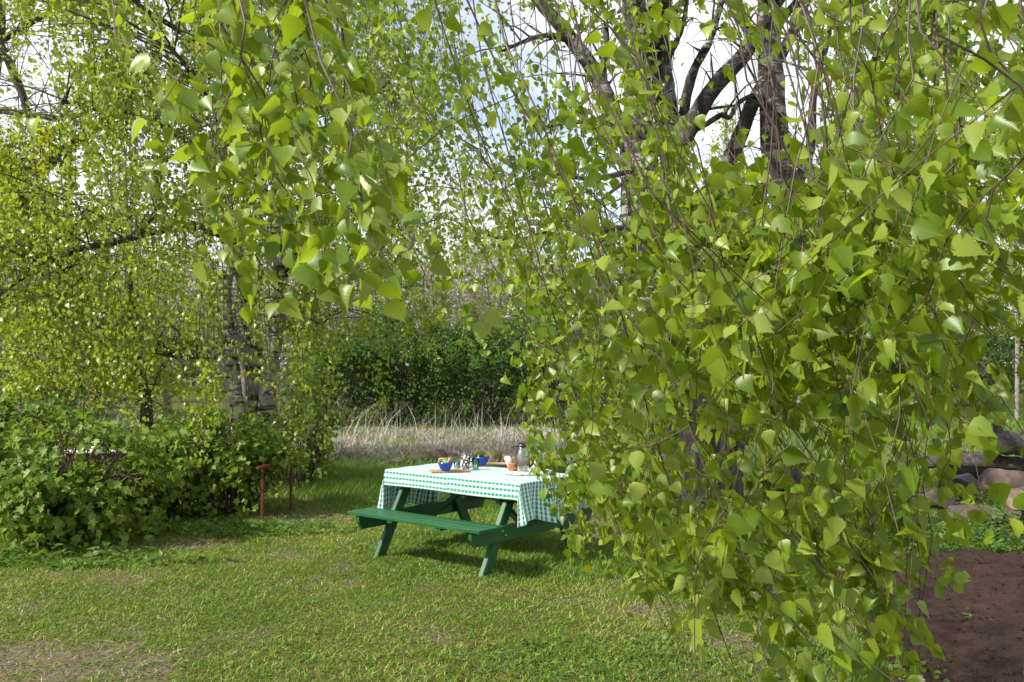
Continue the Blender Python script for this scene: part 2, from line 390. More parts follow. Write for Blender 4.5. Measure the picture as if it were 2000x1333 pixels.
mc = gn.nodes.new('ShaderNodeMixRGB'); gn.links.new(at.outputs['Fac'], mc.inputs[0]); gn.links.new(rg.outputs[0], mc.inputs[1]); gn.links.new(rs.outputs[0], mc.inputs[2])
gn.links.new(mc.outputs[0], gp.inputs['Base Color']); gp.inputs['Roughness'].default_value = 0.95; gp.inputs['Specular IOR Level'].default_value = 0.1
bump(gn, gp, fine.outputs[0], 0.8, 0.02)
me = arr_mesh('ground', V, [q], bare(V[:, 0], V[:, 1]))
tag(link('ground', me, gm, None, True), kind='structure')

# bare soil bed, a low mound of crumbly earth
bx0, bx1, by0, by1 = BED[:, 0].min() - .2, BED[:, 0].max(), BED[:, 1].min(), BED[:, 1].max() + .2
ax = np.arange(bx0, bx1, 0.035); ay = np.arange(by0, by1, 0.035)
X, Y = np.meshgrid(ax, ay, indexing='ij'); xf, yf = X.ravel(), Y.ravel()
wx = xf + (vnoise(xf, yf, .25, 11) - .5) * .25; wy = yf + (vnoise(xf, yf, .25, 12) - .5) * .25
ins = in_poly(wx, wy, BED)
zz = ground_z(xf, yf) + 0.012 + vnoise(xf, yf, .12, 13) * .03 + vnoise(xf, yf, .045, 14) * .022
zz = np.where(ins, zz, -0.06)
n1, n2 = X.shape; V = np.stack([xf, yf, zz], -1)
i = np.arange(n1 - 1)[:, None] * n2 + np.arange(n2 - 1)[None]
q = np.stack([i, i + n2, i + n2 + 1, i + 1], -1).reshape(-1, 4); q = q[ins[q].any(axis=1)]
soil = plain('dark_soil', (0.058, 0.034, 0.026), 0.95, (0.022, 0.013, 0.01), 60, 1.0, spec=0.1)
tag(link('soil', arr_mesh('soil', V, [q]), soil, None, True), kind='structure')

n = 5200; xs = rng.uniform(bx0, bx1, n); ys = rng.uniform(by0, by1, n); k = in_poly(xs + rng.normal(0, .06, n), ys + rng.normal(0, .06, n), BED); xs, ys = xs[k], ys[k]; n = len(xs)
T = np.array([(1, 0, 0), (-1, 0, 0), (0, 1, 0), (0, -1, 0), (0, 0, 1), (0, 0, -1)], float); FT = np.array([(0, 2, 4), (2, 1, 4), (1, 3, 4), (3, 0, 4), (2, 0, 5), (1, 2, 5), (3, 1, 5), (0, 3, 5)])
sz = .004 + .016 * rng.random(n) ** 4; V = np.stack([xs, ys, ground_z(xs, ys) + .03 + vnoise(xs, ys, .12, 13) * .02], 1)[:, None] + T[None] * rng.uniform(.5, 1.2, (n, 6, 1)) * sz[:, None, None]
tag(link('soil_crumbs', arr_mesh('soil_crumbs', V.reshape(-1, 3), [(FT[None] + (np.arange(n) * 6)[:, None, None]).reshape(-1, 3)]), soil, None), 'dark clods and crumbs scattered over the bare soil', 'soil crumbs', kind='stuff')
# ------------------------------------------------------------ grass
def scatter(n, ymin, ymax, xpad=1.0):
    y = np.sqrt(rng.random(n) * (ymax ** 2 - ymin ** 2) + ymin ** 2)
    x = (rng.random(n) * 2 - 1) * (y * 0.56 + xpad)
    return x, y
BUSHES = []   # filled below; used to thin grass under them
def on(x, y, z=None): return np.stack([x, y, ground_z(x, y) - 0.004], 1)
x, y = scatter(420000, 4.6, 15.5, 0.5)
b = bare(x, y); clump = vnoise(x, y, .35, 21) * .4 + vnoise(x, y, .09, 22) * .6
k = (rng.random(len(x)) < (1 - b * .9) * (0.35 + clump)) & ~in_poly(x, y, BED)
k &= rng.random(len(x)) < np.clip(1.25 - y / 22, .3, 1)
x, y, b, clump = x[k], y[k], b[k], clump[k]
hh = (0.012 + 0.062 * clump ** 1.6 * rng.random(len(x)) + 0.018 * rng.random(len(x)) ** 2) * (1 - b * .4)
tn = np.clip(0.72 - clump * .9 + .55 * vnoise(x, y, .8, 23) + rng.normal(0, .24, len(x)) + b * .3, 0, 1)
g = blades('lawn_grass', M_grass, on(x, y), hh, 0.005 + 0.006 * rng.random(len(x)) ** 2, 0.75, tn)
tag(g, 'short patchy mown lawn grass between the bushes and the table', 'grass', kind='stuff')
print('lawn', len(x))
x, y = scatter(26000, 4.6, 14, 0.5); k = ~in_poly(x, y, BED) & (rng.random(len(x)) < .25 + bare(x, y)); x, y = x[k], y[k]; P = on(x, y); P[:, 2] += .012
g = blades('dead_grass', M_straw, P, .012 + .012 * rng.random(len(x)), .003 + .002 * rng.random(len(x)), 3.2, np.clip(rng.normal(.35, .3, len(x)), 0, 1))
tag(g, 'dry clippings and dead stems lying in the lawn', 'dead grass', kind='stuff')
# unmown tufts: under and behind the table, round the big trunk, along the soil bed
def tufts(specs):
    xs, ys, hs = [], [], []
    for px, py, a, bb, n, h in specs:
        c = gpt(px, py); r = rng.random(n) ** .7 * 1.25; t = rng.random(n) * 2 * math.pi
        X_ = c[0] + a * r * np.cos(t) + rng.normal(0, .12, n); Y_ = c[1] + bb * r * np.sin(t) + rng.normal(0, .08, n); r = np.clip(r, 0, 1.05)
        xs.append(X_); ys.append(Y_); hs.append(h * (1 - .8 * r ** 3) * (0.45 + 0.55 * vnoise(X_, Y_, .2, 31)) * (0.6 + .5 * rng.random(n)))
    x, y, h = np.concatenate(xs), np.concatenate(ys), np.concatenate(hs)
    k = ~in_poly(x, y, BED); return x[k], y[k], h[k]
x, y, h = tufts([(700, 945, 1.2, 1.9, 16000, .28), (640, 930, 1.0, 1.6, 7000, .3), (900, 1060, 1.2, 1.0, 12000, .09), (950, 985, 1.6, 1.2, 12000, .14), (1150, 1110, 1.2, .6, 9000, .12), (1000, 930, 2.6, 1.2, 12000, .26),
                 (1340, 990, 1.3, .9, 9000, .2), (1500, 1060, 1.4, .8, 9000, .18), (1250, 1290, 1.0, .5, 3000, .055), (1650, 1120, .6, .8, 6000, .16), (1700, 1310, .35, .8, 3000, .12), (1850, 1330, .5, .25, 1800, .12),
                 (1800, 1060, 1.2, .5, 7000, .17), (820, 1120, .9, .4, 3500, .06), (400, 1030, 1.6, .5, 6000, .09), (150, 1105, 1.0, .2, 2000, .07)])
g = blades('tall_grass', M_tall, on(x, y), h, 0.006 + .004 * rng.random(len(x)), .38)
tag(g, 'longer green grass tufts behind and under the picnic table', 'grass', kind='stuff')
# far meadow and far green lawn
x = rng.uniform(-16, 2.6, 34000); y = rng.uniform(13.8, 23.5, 34000)
k = (y > 15.2 + vnoise(x, y, 1.5, 41) * 1.5); x, y = x[k], y[k]
dry = vnoise(x, y, 1.2, 42)
g = blades('dry_grass', M_straw, np.stack([x, y, 0 * x], 1), .08 + .22 * dry * rng.random(len(x)), .007 + .005 * rng.random(len(x)), 1.5, np.clip(rng.normal(.5, .3, len(x)), 0, 1))
tag(g, 'flattened pale dry grass of the meadow strip beyond the table', 'grass', kind='stuff')
n = 900; x = rng.uniform(-14, 2.5, n); y = rng.uniform(17, 24, n)
g = blades('dry_stalks', M_straw, np.stack([x, y, 0 * x], 1), .35 + .7 * rng.random(n) ** 1.5, .008 + .006 * rng.random(n), .4, np.clip(rng.normal(.55, .25, n), 0, 1))
tag(g, 'upright dry stalks standing at the foot of the dark hedge', 'dry stalks', kind='stuff')
x = rng.uniform(-16, 20, 90000); y = rng.uniform(13.5, 34, 90000)
k = (x > 2.5) | (vnoise(x, y, .8, 43) > .42); x, y = x[k], y[k]
g = blades('meadow_grass', M_tall, np.stack([x, y, 0 * x], 1), .07 + .12 * rng.random(len(x)), .012 + .01 * rng.random(len(x)), .5)
tag(g, 'bright green grass of the open ground beyond the big birch', 'grass', kind='stuff')

# ------------------------------------------------------------ picnic table
TX, TY, TH = -0.315, 8.511, -0.677
L, Wd, Lt, Wt, hb, wb = 1.564, 1.766, 1.582, 0.768, 0.43, 0.30
table = thing('picnic_table', 'dark green wooden picnic table with attached benches on the lawn', 'picnic table', (TX, TY, 0), rz=TH)
def tw(a, b, z):   # table frame to world
    c, s = math.cos(TH), math.sin(TH)
    return np.array([TX + a * c - b * s, TY + a * s + b * c, z])
def tbl(px, py, z=0.765):
    """point on the table top seen at this pixel, in the table's frame"""
    p = gpt(px, py, z); dx, dy = p[0] - TX, p[1] - TY; c, s = math.cos(TH), math.sin(TH)
    return dx * c + dy * s, -dx * s + dy * c
M_green, n_, p_, o_ = newmat('green_paint')
t = noise(n_, 3, 6, sc3=(1.5, 18, 18)); r = ramp(n_, [(0.25, (0.006, 0.058, 0.018)), (0.7, (0.013, 0.095, 0.028))]); n_.links.new(t.outputs[0], r.inputs[0]); n_.links.new(r.outputs[0], p_.inputs['Base Color'])
p_.inputs['Roughness'].default_value = 0.38; bump(n_, p_, t.outputs[0], 0.35, 0.004)
M_bolt = plain('bolt_steel', (0.5, 0.5, 0.5), 0.35, metal=1.0)

def box(bm, x0, x1, y0, y1, z0, z1, bev=0.004, mat=None):
    v = [bm.verts.new((x, y, z)) for x in (x0, x1) for y in (y0, y1) for z in (z0, z1)]
    if mat is not None:
        for q_ in v: q_.co = mat @ q_.co
    fs = [(0, 1, 3, 2), (4, 6, 7, 5), (0, 4, 5, 1), (2, 3, 7, 6), (0, 2, 6, 4), (1, 5, 7, 3)]
    faces = [bm.faces.new([v[i] for i in f]) for f in fs]
    if bev:
        es = list({e for f in faces for e in f.edges})
        bmesh.ops.bevel(bm, geom=es, offset=bev, segments=2, affect='EDGES', profile=0.6)
def bobj(name, bm, mat, parent, smooth=False):
    bmesh.ops.recalc_face_normals(bm, faces=bm.faces)
    me = bpy.data.meshes.new(name); bm.to_mesh(me); bm.free()
    return link(name, me, mat, parent, smooth)

for s in (-1, 1):      # benches: three planks each
    bm = bmesh.new()
    w = (wb - 0.02) / 3
    for k in range(3):
        y0 = s * Wd / 2 - (wb if s > 0 else 0) + k * (w + 0.01)
        box(bm, -L / 2, L / 2, y0, y0 + w, hb - 0.028, hb)
    o = bobj('bench_seat', bm, M_green, table)
    yc = s * (Wd / 2 - wb / 2)
    for xx in (-0.25, 0.32):
        bm = bmesh.new(); box(bm, xx - .03, xx + .03, yc - wb / 2 + .01, yc + wb / 2 - .01, hb - .052, hb - .0285, 0.003)
        bobj('seat_batten', bm, M_green, table)
bm = bmesh.new()
w = (Wt - 0.05) / 6
for k in range(6):
    y0 = -Wt / 2 + k * (w + 0.01); box(bm, -Lt / 2 + .004, Lt / 2 - .004, y0, y0 + w, 0.722, 0.75)
bobj('tabletop', bm, M_green, table)
xf_ = L / 2 - 0.16
for sx in (-1, 1):
    bm = bmesh.new()   # seat support beam, outside of the legs
    x0 = sx * xf_ + (0.023 if sx > 0 else -0.063)
    vs = [(-Wd / 2 + .02, hb - .03), (Wd / 2 - .02, hb - .03), (Wd / 2 - .02, hb - .09), (Wd / 2 - .07, hb - .155), (-Wd / 2 + .07, hb - .155), (-Wd / 2 + .02, hb - .09)]
    a = [bm.verts.new((x0, y_, z_)) for y_, z_ in vs]; c = [bm.verts.new((x0 + .04, y_, z_)) for y_, z_ in vs]
    bm.faces.new(a); bm.faces.new(c[::-1])
    for k in range(6): bm.faces.new((a[k], c[k], c[(k + 1) % 6], a[(k + 1) % 6]))
    bmesh.ops.bevel(bm, geom=list(bm.edges), offset=.003, segments=1, affect='EDGES')
    beam = bobj('seat_beam', bm, M_green, table)
    bm = bmesh.new()
    box(bm, x0, x0 + .04, -Wt / 2 + .04, Wt / 2 - .04, .635, .7205)
    bobj('top_beam', bm, M_green, table)
    for sy in (-1, 1):
        bm = bmesh.new()
        zt = .7205; yt = sy * .235; yb = sy * .64; hw = .05
        dx_, dz_ = yt - yb, zt; ln_ = math.hypot(dx_, dz_); k_ = hw * ln_ / dz_
        vs = [(yb - k_, 0.0), (yb + k_, 0.0), (yt + k_, zt), (yt - k_, zt)]
        a = [bm.verts.new((sx * xf_ - .022, y_, z_)) for y_, z_ in vs]; c = [bm.verts.new((sx * xf_ + .022, y_, z_)) for y_, z_ in vs]
        bm.faces.new(a); bm.faces.new(c[::-1])
        for k in range(4): bm.faces.new((a[k], c[k], c[(k + 1) % 4], a[(k + 1) % 4]))
        bmesh.ops.bevel(bm, geom=list(bm.edges), offset=.004, segments=2, affect='EDGES')
        bobj('leg', bm, M_green, table)
        yy = yb + (yt - yb) * (hb - .1) / zt
        for dy_, dz2 in ((-.02, .02), (.02, -.02)):
            bm = bmesh.new(); bmesh.ops.create_cone(bm, cap_ends=True, segments=12, radius1=.011, radius2=.008, depth=.008,
                                  matrix=Matrix.Translation((x0 + (.04 if sx > 0 else 0) + sx * .004, yy + dy_, hb - .09 + dz2)) @ Matrix.Rotation(sx * math.pi / 2, 4, 'Y'))
            bobj('bolt', bm, M_bolt, table)
    bm = bmesh.new()   # diagonal brace from beam to the underside of the top
    ang = math.atan2(.40, .55)
    mt_ = Matrix.Translation((sx * (xf_ - .33), 0, .50)) @ Matrix.Rotation(sx * ang, 4, 'Y')
    box(bm, -.36, .36, -.03, .03, -.02, .02, .003, mt_)
    bobj('brace', bm, M_green, table)
bm = bmesh.new(); box(bm, -.03, .03, -Wt / 2 + .05, Wt / 2 - .05, .69, .7215, .003); bobj('top_batten', bm, M_green, table)

# tablecloth: thin, gingham, draped
La, Lb = Lt / 2 + .006, Wt / 2 + .006
oa, ob = 0.40, 0.14
def cloth_axis(half, over, n_in, n_out):
    return np.concatenate([-half - np.linspace(over, 0, n_out, endpoint=False), np.linspace(-half, half, n_in), half + np.linspace(0, over, n_out + 1)[1:]])
A1 = cloth_axis(La, oa, 70, 26); B1 = cloth_axis(Lb, ob, 44, 14)
A, B = np.meshgrid(A1, B1, indexing='ij')
da = np.maximum(np.abs(A) - La, 0); db = np.maximum(np.abs(B) - Lb, 0)
rr = (da ** 3.5 + db ** 3.5) ** (1 / 3.5); phi = np.arctan2(db, da)
sa, sb = np.sign(A), np.sign(B)
rad = 0.012
drop = np.where(rr < rad * 1.57, rad * (1 - np.cos(np.minimum(rr / rad, 1.57))), rad + (rr - rad * 1.57))
outw = np.where(rr < rad * 1.57, rad * np.sin(np.minimum(rr / rad, 1.57)), rad)
corner = np.sin(2 * phi)
hemv = 1 + 0.11 * np.sin(B * 9 + sa) + 0.03 * np.sin(A * 5)
wave = (0.042 * np.sin(B * 17 + sa * 1.1 + 0.6) + 0.015 * np.sin(B * 41 + sa)) * (da / oa) + 0.006 * np.sin(A * 14) * (db / ob)
swing = .05 * (da / oa) ** 2 * np.where(sa > 0, .5, .9)
Xc = np.clip(A, -La, La) + sa * (outw * np.cos(phi) + (wave + swing + .02 * corner * rr / .3) * (da > 0))
Yc = np.clip(B, -Lb, Lb) + sb * (outw * np.sin(phi) + .012 * (db / ob) + .05 * corner * rr / .3) - (da / oa) * (np.clip(B, -Lb, Lb)) * .06 + .012 * np.sin(B * 25 + 2 * sa) * (da / oa)
Zc = 0.7575 - drop * hemv * np.where((sa > 0) & (da > 0), .88, 1) + 0.0012 * np.sin(A * 11 + B * 4) * (rr == 0) + 0.0012 * np.sin(B * 23 - A * 5) * (rr == 0)
cs, sn = math.cos(TH), math.sin(TH)
n1, n2 = A.shape
V = np.stack([Xc, Yc, Zc], -1).reshape(-1, 3)
i = np.arange(n1 - 1)[:, None] * n2 + np.arange(n2 - 1)[None]
q = np.stack([i, i + n2, i + n2 + 1, i + 1], -1).reshape(-1, 4)
me = arr_mesh('tablecloth', V, [q], None, np.stack([A.ravel(), B.ravel()], -1))
M_cloth, n_, p_, o_ = newmat('gingham_cloth')
tcx = n_.nodes.new('ShaderNodeTexCoord'); sp = n_.nodes.new('ShaderNodeSeparateXYZ'); n_.links.new(tcx.outputs['UV'], sp.inputs[0])
st = []
for ax_ in (0, 1):
    a = n_.nodes.new('ShaderNodeMath'); a.operation = 'MULTIPLY'; a.inputs[1].default_value = 1 / 0.043; n_.links.new(sp.outputs[ax_], a.inputs[0])
    b = n_.nodes.new('ShaderNodeMath'); b.operation = 'FLOORED_MODULO'; b.inputs[1].default_value = 1.0; n_.links.new(a.outputs[0], b.inputs[0])
    c = n_.nodes.new('ShaderNodeMath'); c.operation = 'LESS_THAN'; c.inputs[1].default_value = 0.5; n_.links.new(b.outputs[0], c.inputs[0]); st.append(c)
s0_ = n_.nodes.new('ShaderNodeMath'); s0_.operation = 'MULTIPLY'; s0_.inputs[1].default_value = 0.6; n_.links.new(st[0].outputs[0], s0_.inputs[0])
s1 = n_.nodes.new('ShaderNodeMath'); s1.operation = 'ADD'; n_.links.new(s0_.outputs[0], s1.inputs[0]); n_.links.new(st[1].outputs[0], s1.inputs[1])
s2 = n_.nodes.new('ShaderNodeMath'); s2.operation = 'MULTIPLY'; s2.inputs[1].default_value = 1 / 1.6; n_.links.new(s1.outputs[0], s2.inputs[0])
r = ramp(n_, [(0.0, (0.76, 0.82, 0.85)), (0.37, (0.5, 0.72, 0.66)), (0.62, (0.16, 0.44, 0.33)), (1.0, (0.012, 0.2, 0.125))]); n_.links.new(s2.outputs[0], r.inputs[0])
n_.links.new(r.outputs[0], p_.inputs['Base Color']); p_.inputs['Roughness'].default_value = 0.75; p_.inputs['Specular IOR Level'].default_value = .3; p_.inputs['Sheen Weight'].default_value = .6; p_.inputs['Sheen Roughness'].default_value = .4
cn = noise(n_, 7, 5, rough=.6, sc3=(1, 1.8, 1)); bump(n_, p_, cn.outputs[0], .35, .03)
trn = n_.nodes.new('ShaderNodeBsdfTranslucent'); n_.links.new(r.outputs[0], trn.inputs[0]); mxs = n_.nodes.new('ShaderNodeMixShader'); mxs.inputs[0].default_value = .15
n_.links.new(p_.outputs[0], mxs.inputs[1]); n_.links.new(trn.outputs[0], mxs.inputs[2]); n_.links.new(mxs.outputs[0], o_.inputs[0])
cl = link('tablecloth', me, M_cloth, None, True); cl.location = (TX, TY, 0); cl.rotation_euler = (0, 0, TH)
tag(cl, 'green and white gingham tablecloth draped over the picnic table', 'tablecloth')
md = cl.modifiers.new('thick', 'SOLIDIFY'); md.thickness = 0.0015; md.offset = -1

# things on the table -------------------------------------------------
ZT = 0.762
def lathe(bm, prof, seg=32, cx=0, cy=0, cz=0, sx=1, sy=1):
    rings = []
    for r_, z_ in prof:
        rings.append([bm.verts.new((cx + sx * r_ * math.cos(2 * math.pi * k / seg), cy + sy * r_ * math.sin(2 * math.pi * k / seg), cz + z_)) for k in range(seg)])
    for a, b in zip(rings, rings[1:]):
        for k in range(seg): bm.faces.new((a[k], a[(k + 1) % seg], b[(k + 1) % seg], b[k]))
    bm.faces.new(rings[0][::-1]); bm.faces.new(rings[-1])
def place(name, label, cat, px, py, z=ZT, group=None, rz=0.0):
    a, b = tbl(px, py, z); w_ = tw(a, b, z)
    return thing(name, label, cat, tuple(w_), group, rz)
M_blue = plain('blue_glaze', (0.012, 0.035, 0.32), 0.22, (0.008, 0.028, 0.25))
M_board = plain('board_wood', (0.42, 0.26, 0.15), 0.6, (0.3, 0.17, 0.09), 6, 0.1, sc3=(1, 12, 1))
M_white = plain('white_ceramic', (0.78, 0.78, 0.76), 0.3, (0.72, 0.72, 0.71))
M_bread = plain('bread', (0.42, 0.2, 0.07), 0.8, (0.25, 0.1, 0.035), 30, .4)
M_crumb = plain('bread_crumb', (0.62, 0.42, 0.2), 0.85, (0.5, 0.32, 0.14), 40, .3)
M_cuc = plain('cucumber', (0.35, 0.5, 0.14), 0.4, (0.1, 0.25, 0.04), 10)
M_terra = plain('terracotta', (0.6, 0.24, 0.1), 0.7, (0.5, 0.19, 0.08))
M_paper = plain('napkin_paper', (0.82, 0.81, 0.8), 0.85, (0.76, 0.75, 0.74))
M_black = plain('black_plastic', (0.015, 0.015, 0.016), 0.35)
M_steel = plain('brushed_steel', (0.36, 0.37, 0.32), 0.2, (0.3, 0.32, 0.27), metal=1.0)
M_glass, n_, p_, o_ = newmat('clear_glass')
p_.inputs['Transmission Weight'].default_value = 1; p_.inputs['Roughness'].default_value = 0.02; p_.inputs['IOR'].default_value = 1.3; p_.inputs['Base Color'].default_value = (.9, .96, .96, 1)
M_mug, n_, p_, o_ = newmat('leaf_pattern_ceramic')
t = n_.nodes.new('ShaderNodeTexVoronoi'); t.feature = 'DISTANCE_TO_EDGE'; t.inputs['Scale'].default_value = 42
tcx = n_.nodes.new('ShaderNodeTexCoord'); dn = noise(n_, 30, 3); mxv = n_.nodes.new('ShaderNodeMixRGB'); mxv.inputs[0].default_value = 0.03
n_.links.new(tcx.outputs['Object'], mxv.inputs[1]); n_.links.new(dn.outputs['Color'], mxv.inputs[2]); n_.links.new(mxv.outputs[0], t.inputs['Vector'])
r = ramp(n_, [(0.0, (0.03, 0.03, 0.035)), (0.16, (0.03, 0.03, 0.035)), (0.2, (0.78, 0.78, 0.76))]); n_.links.new(t.outputs[0], r.inputs[0]); n_.links.new(r.outputs[0], p_.inputs['Base Color']); p_.inputs['Roughness'].default_value = .25

def board(label, px, py, la, lb, rz):
    t = place('cutting_board', label, 'cutting board', px, py, ZT, 'wooden boards under the bowls', rz)
    bm = bmesh.new(); box(bm, -la / 2, la / 2, -lb / 2, lb / 2, 0, .012, .004); bobj('board', bm, M_board, t); return t
board('thin wooden board under the blue bowl at the front table edge', 877, 921, .36, .17, TH + .95)
board('thin wooden board under the blue salad bowl at the far edge', 958, 908, .34, .16, TH + .95)
def bowl(label, px, py, r_, salad):
    t = place('bowl', label, 'bowl', px, py, ZT + .0125, 'blue bowls on the boards')
    bm = bmesh.new(); R = r_
    lathe(bm, [(R * .5, 0), (R * .52, .006), (R * .75, .025), (R * .93, .055), (R, .08), (R * .965, .0805), (R * .9, .056), (R * .7, .027), (R * .3, .014), (0.004, .012)])
    bobj('bowl_body', bm, M_blue, t, True)
    if not salad:
        for k, (dx, dy, rot, m_) in enumerate([(-.03, 0, .3, M_crumb), (.0, .01, .8, M_bread), (.028, -.005, 1.4, M_crumb)]):
            bm = bmesh.new(); box(bm, -.035, .035, -.009, .009, -.03, .045, .007, Matrix.Translation((dx, dy, .075)) @ Matrix.Rotation(rot, 4, 'Z') @ Matrix.Rotation(.35, 4, 'X'))
            bobj('bread_slice', bm, m_, t, True)
        bm = bmesh.new(); bmesh.ops.create_cone(bm, cap_ends=True, segments=20, radius1=.024, radius2=.024, depth=.006, matrix=Matrix.Translation((-.004, -.035, .088)) @ Matrix.Rotation(1.1, 4, 'X'))
        bobj('cucumber_slice', bm, M_cuc, t)
    else:
        n = 60; th = rng.random(n) * 6.28; rr_ = np.sqrt(rng.random(n)) * R * .7
        P = np.stack([rr_ * np.cos(th) - .015, rr_ * np.sin(th), .062 + rng.random(n) * .03], 1) + np.array(t.location)
        leaves('salad', M_weed, t, P, rng.normal(0, .6, (n, 3)) + [0, 0, .7], rng.normal(0, 1, (n, 3)), np.full(n, .045), 'birch_mid')
        bm = bmesh.new(); bmesh.ops.create_icosphere(bm, subdivisions=3, radius=.04, matrix=Matrix.Translation((.03, 0, .078)) @ Matrix.Diagonal((1, .8, .62, 1)))
        bobj('bread_roll', bm, M_bread, t, True)
bowl('deep blue bowl holding bread slices and a cucumber slice', 870, 920, .068, False)
bowl('deep blue bowl heaped with green salad and a brown roll', 941, 908, .075, True)

def glass(label, px, py, r_, h_):
    t = place('drinking_glass', label, 'glass', px, py, ZT, 'clear glasses beside the mugs')
    bm = bmesh.new(); lathe(bm, [(r_ * .82, 0), (r_, h_), (r_ - .003, h_), (r_ * .82 - .003, .008), (.002, .008)], 28)
    bobj('tumbler', bm, M_glass, t, True)
    return t
glass('clear tumbler between the front blue bowl and the patterned mug', 893, 917, .033, .07)
glass('clear tumbler standing just in front of the blue salad bowl', 929, 917, .036, .095)
glass('small clear tumbler half hidden behind the patterned mug', 921, 911, .03, .08)
def handle_tube(name, t, mat, pts, r_):
    tubes(name, mat, t, [([np.array(p) + np.array(t.location) for p in pts], [r_] * len(pts))], n=14, sides=8)
def mug(label, px, py, mat, rz):
    t = place('mug', label, 'mug', px, py, ZT, 'white mugs in the middle of the table')
    bm = bmesh.new(); R = .041
    lathe(bm, [(R * .88, 0), (R, .006), (R, .098), (R - .004, .1), (R - .005, .096), (R - .006, .012), (.003, .01)], 28)
    bobj('mug_body', bm, mat, t, True)
    c, s = math.cos(rz), math.sin(rz)
    handle_tube('handle', t, mat, [(c * a, s * a, z_) for a, z_ in ((.037, .082), (.062, .084), (.072, .06), (.066, .032), (.037, .02))], .0055)
mug('white mug with black leaf print, handle turned right, between two glasses', 907, 919, M_mug, -.15)
mug('white mug with leaf print behind the front mug, its rim showing', 912, 908, M_mug, 2.4)

t = place('serving_tray', 'white oval tray with slotted rim under the coffee flask', 'tray', 1030, 925, ZT, rz=TH + .7)
bm = bmesh.new(); seg = 72
def oval(ra, rb, z_): return [bm.verts.new((ra * math.cos(2 * math.pi * k / seg), rb * math.sin(2 * math.pi * k / seg), z_)) for k in range(seg)]
R0 = oval(.195, .14, .004); R1 = oval(.225, .165, .034); R2 = oval(.231, .171, .034); R3 = oval(.205, .148, 0)
for k in range(seg):
    j = (k + 1) % seg
    slot = (k % 3 == 1)
    bm.faces.new((R1[k], R1[j], R2[j], R2[k]))
    if not slot:
        bm.faces.new((R0[k], R0[j], R1[j], R1[k])); bm.faces.new((R2[k], R2[j], R3[j], R3[k]))
    else:      # leave a slot through the rim: only lower and upper strips
        lo = [(R0[k].co * .7 + R1[k].co * .3), (R0[j].co * .7 + R1[j].co * .3)]; hi = [(R0[k].co * .2 + R1[k].co * .8), (R0[j].co * .2 + R1[j].co * .8)]
        lv = [bm.verts.new(v) for v in lo]; hv = [bm.verts.new(v) for v in hi]
        bm.faces.new((R0[k], R0[j], lv[1], lv[0])); bm.faces.new((hv[0], hv[1], R1[j], R1[k]))
        lo = [(R3[k].co * .7 + R2[k].co * .3), (R3[j].co * .7 + R2[j].co * .3)]; hi = [(R3[k].co * .2 + R2[k].co * .8), (R3[j].co * .2 + R2[j].co * .8)]
        lv2 = [bm.verts.new(v) for v in lo]; hv2 = [bm.verts.new(v) for v in hi]
        bm.faces.new((lv2[0], lv2[1], R3[j], R3[k])); bm.faces.new((R2[k], R2[j], hv2[1], hv2[0]))
        bm.faces.new((lv[0], lv[1], lv2[1], lv2[0])); bm.faces.new((hv[0], hv[1], hv2[1], hv2[0]))
bm.faces.new(R0[::-1]); bm.faces.new(R3)
bobj('tray_body', bm, M_white, t, True)
for k, p_ in enumerate(((1, -.171), (-1, .171))):
    pass
ZR = ZT + .0045
t = place('coffee_flask', 'polished steel coffee flask with black lid and handle on the tray', 'flask', 1021, 922, ZR)
bm = bmesh.new(); lathe(bm, [(.062, 0), (.066, .006), (.067, .02), (.066, .13), (.060, .17), (.048, .195), (.043, .215), (.045, .222)], 40); bobj('flask_body', bm, M_steel, t, True)
bm = bmesh.new(); lathe(bm, [(.0685, .0), (.0685, .012), (.0675, .014)], 40); bobj('base_ring', bm, M_black, t, True)
bm = bmesh.new(); lathe(bm, [(.046, .2225), (.049, .228), (.049, .244), (.040, .25), (.034, .266), (.016, .27)], 32); box(bm, -.085, -.03, -.012, .012, .226, .236, .003); bobj('lid', bm, M_black, t, True)
handle_tube('handle', t, M_black, [(.045, 0, .222), (.085, 0, .226), (.098, 0, .2), (.097, 0, .13), (.090, 0, .07), (.063, 0, .05)], .010)
t = place('flower_pot_cup', 'terracotta cup stuffed with a rolled white napkin at tray left', 'cup', 999, 922, ZR)
bm = bmesh.new(); lathe(bm, [(.026, 0), (.036, .07), (.039, .072), (.039, .082), (.034, .082), (.024, .01), (.002, .009)], 28); bobj('cup_body', bm, M_terra, t, True)
bm = bmesh.new(); lathe(bm, [(.018, .02), (.024, .09), (.03, .115), (.024, .135), (.008, .142)], 20, cx=-.008, sx=1.1, sy=.8)
for v in bm.verts: v.co.x -= (v.co.z - .02) * .25; v.co.y += .004 * math.sin(v.co.z * 90)
bobj('napkin', bm, M_paper, t, True)
t = place('paper_napkin', 'white napkin folded to a standing point behind the flask', 'napkin', 1047, 916, ZR)
bm = bmesh.new(); a = [bm.verts.new(v) for v in ((-.05, -.03, 0), (.05, -.03, 0), (.045, .03, 0), (-.045, .03, 0), (.0, 0, .14))]
for f in ((0, 1, 4), (1, 2, 4), (2, 3, 4), (3, 0, 4), (3, 2, 1, 0)): bm.faces.new([a[i] for i in f])
bmesh.ops.bevel(bm, geom=list(bm.edges), offset=.004, segments=2, affect='EDGES'); bobj('folded_paper', bm, M_paper, t, True)
t = place('saucer_bowl', 'shallow white bowl on the tray beside the flask', 'bowl', 1044, 926, ZR)
bm = bmesh.new(); lathe(bm, [(.025, 0), (.03, .004), (.05, .03), (.056, .045), (.053, .045), (.045, .03), (.02, .01), (.002, .009)], 30); bobj('bowl_body', bm, M_white, t, True)
t = place('bread_basket', 'small brown bread loaf lying behind the flask', 'bread', 1036, 913, ZR)
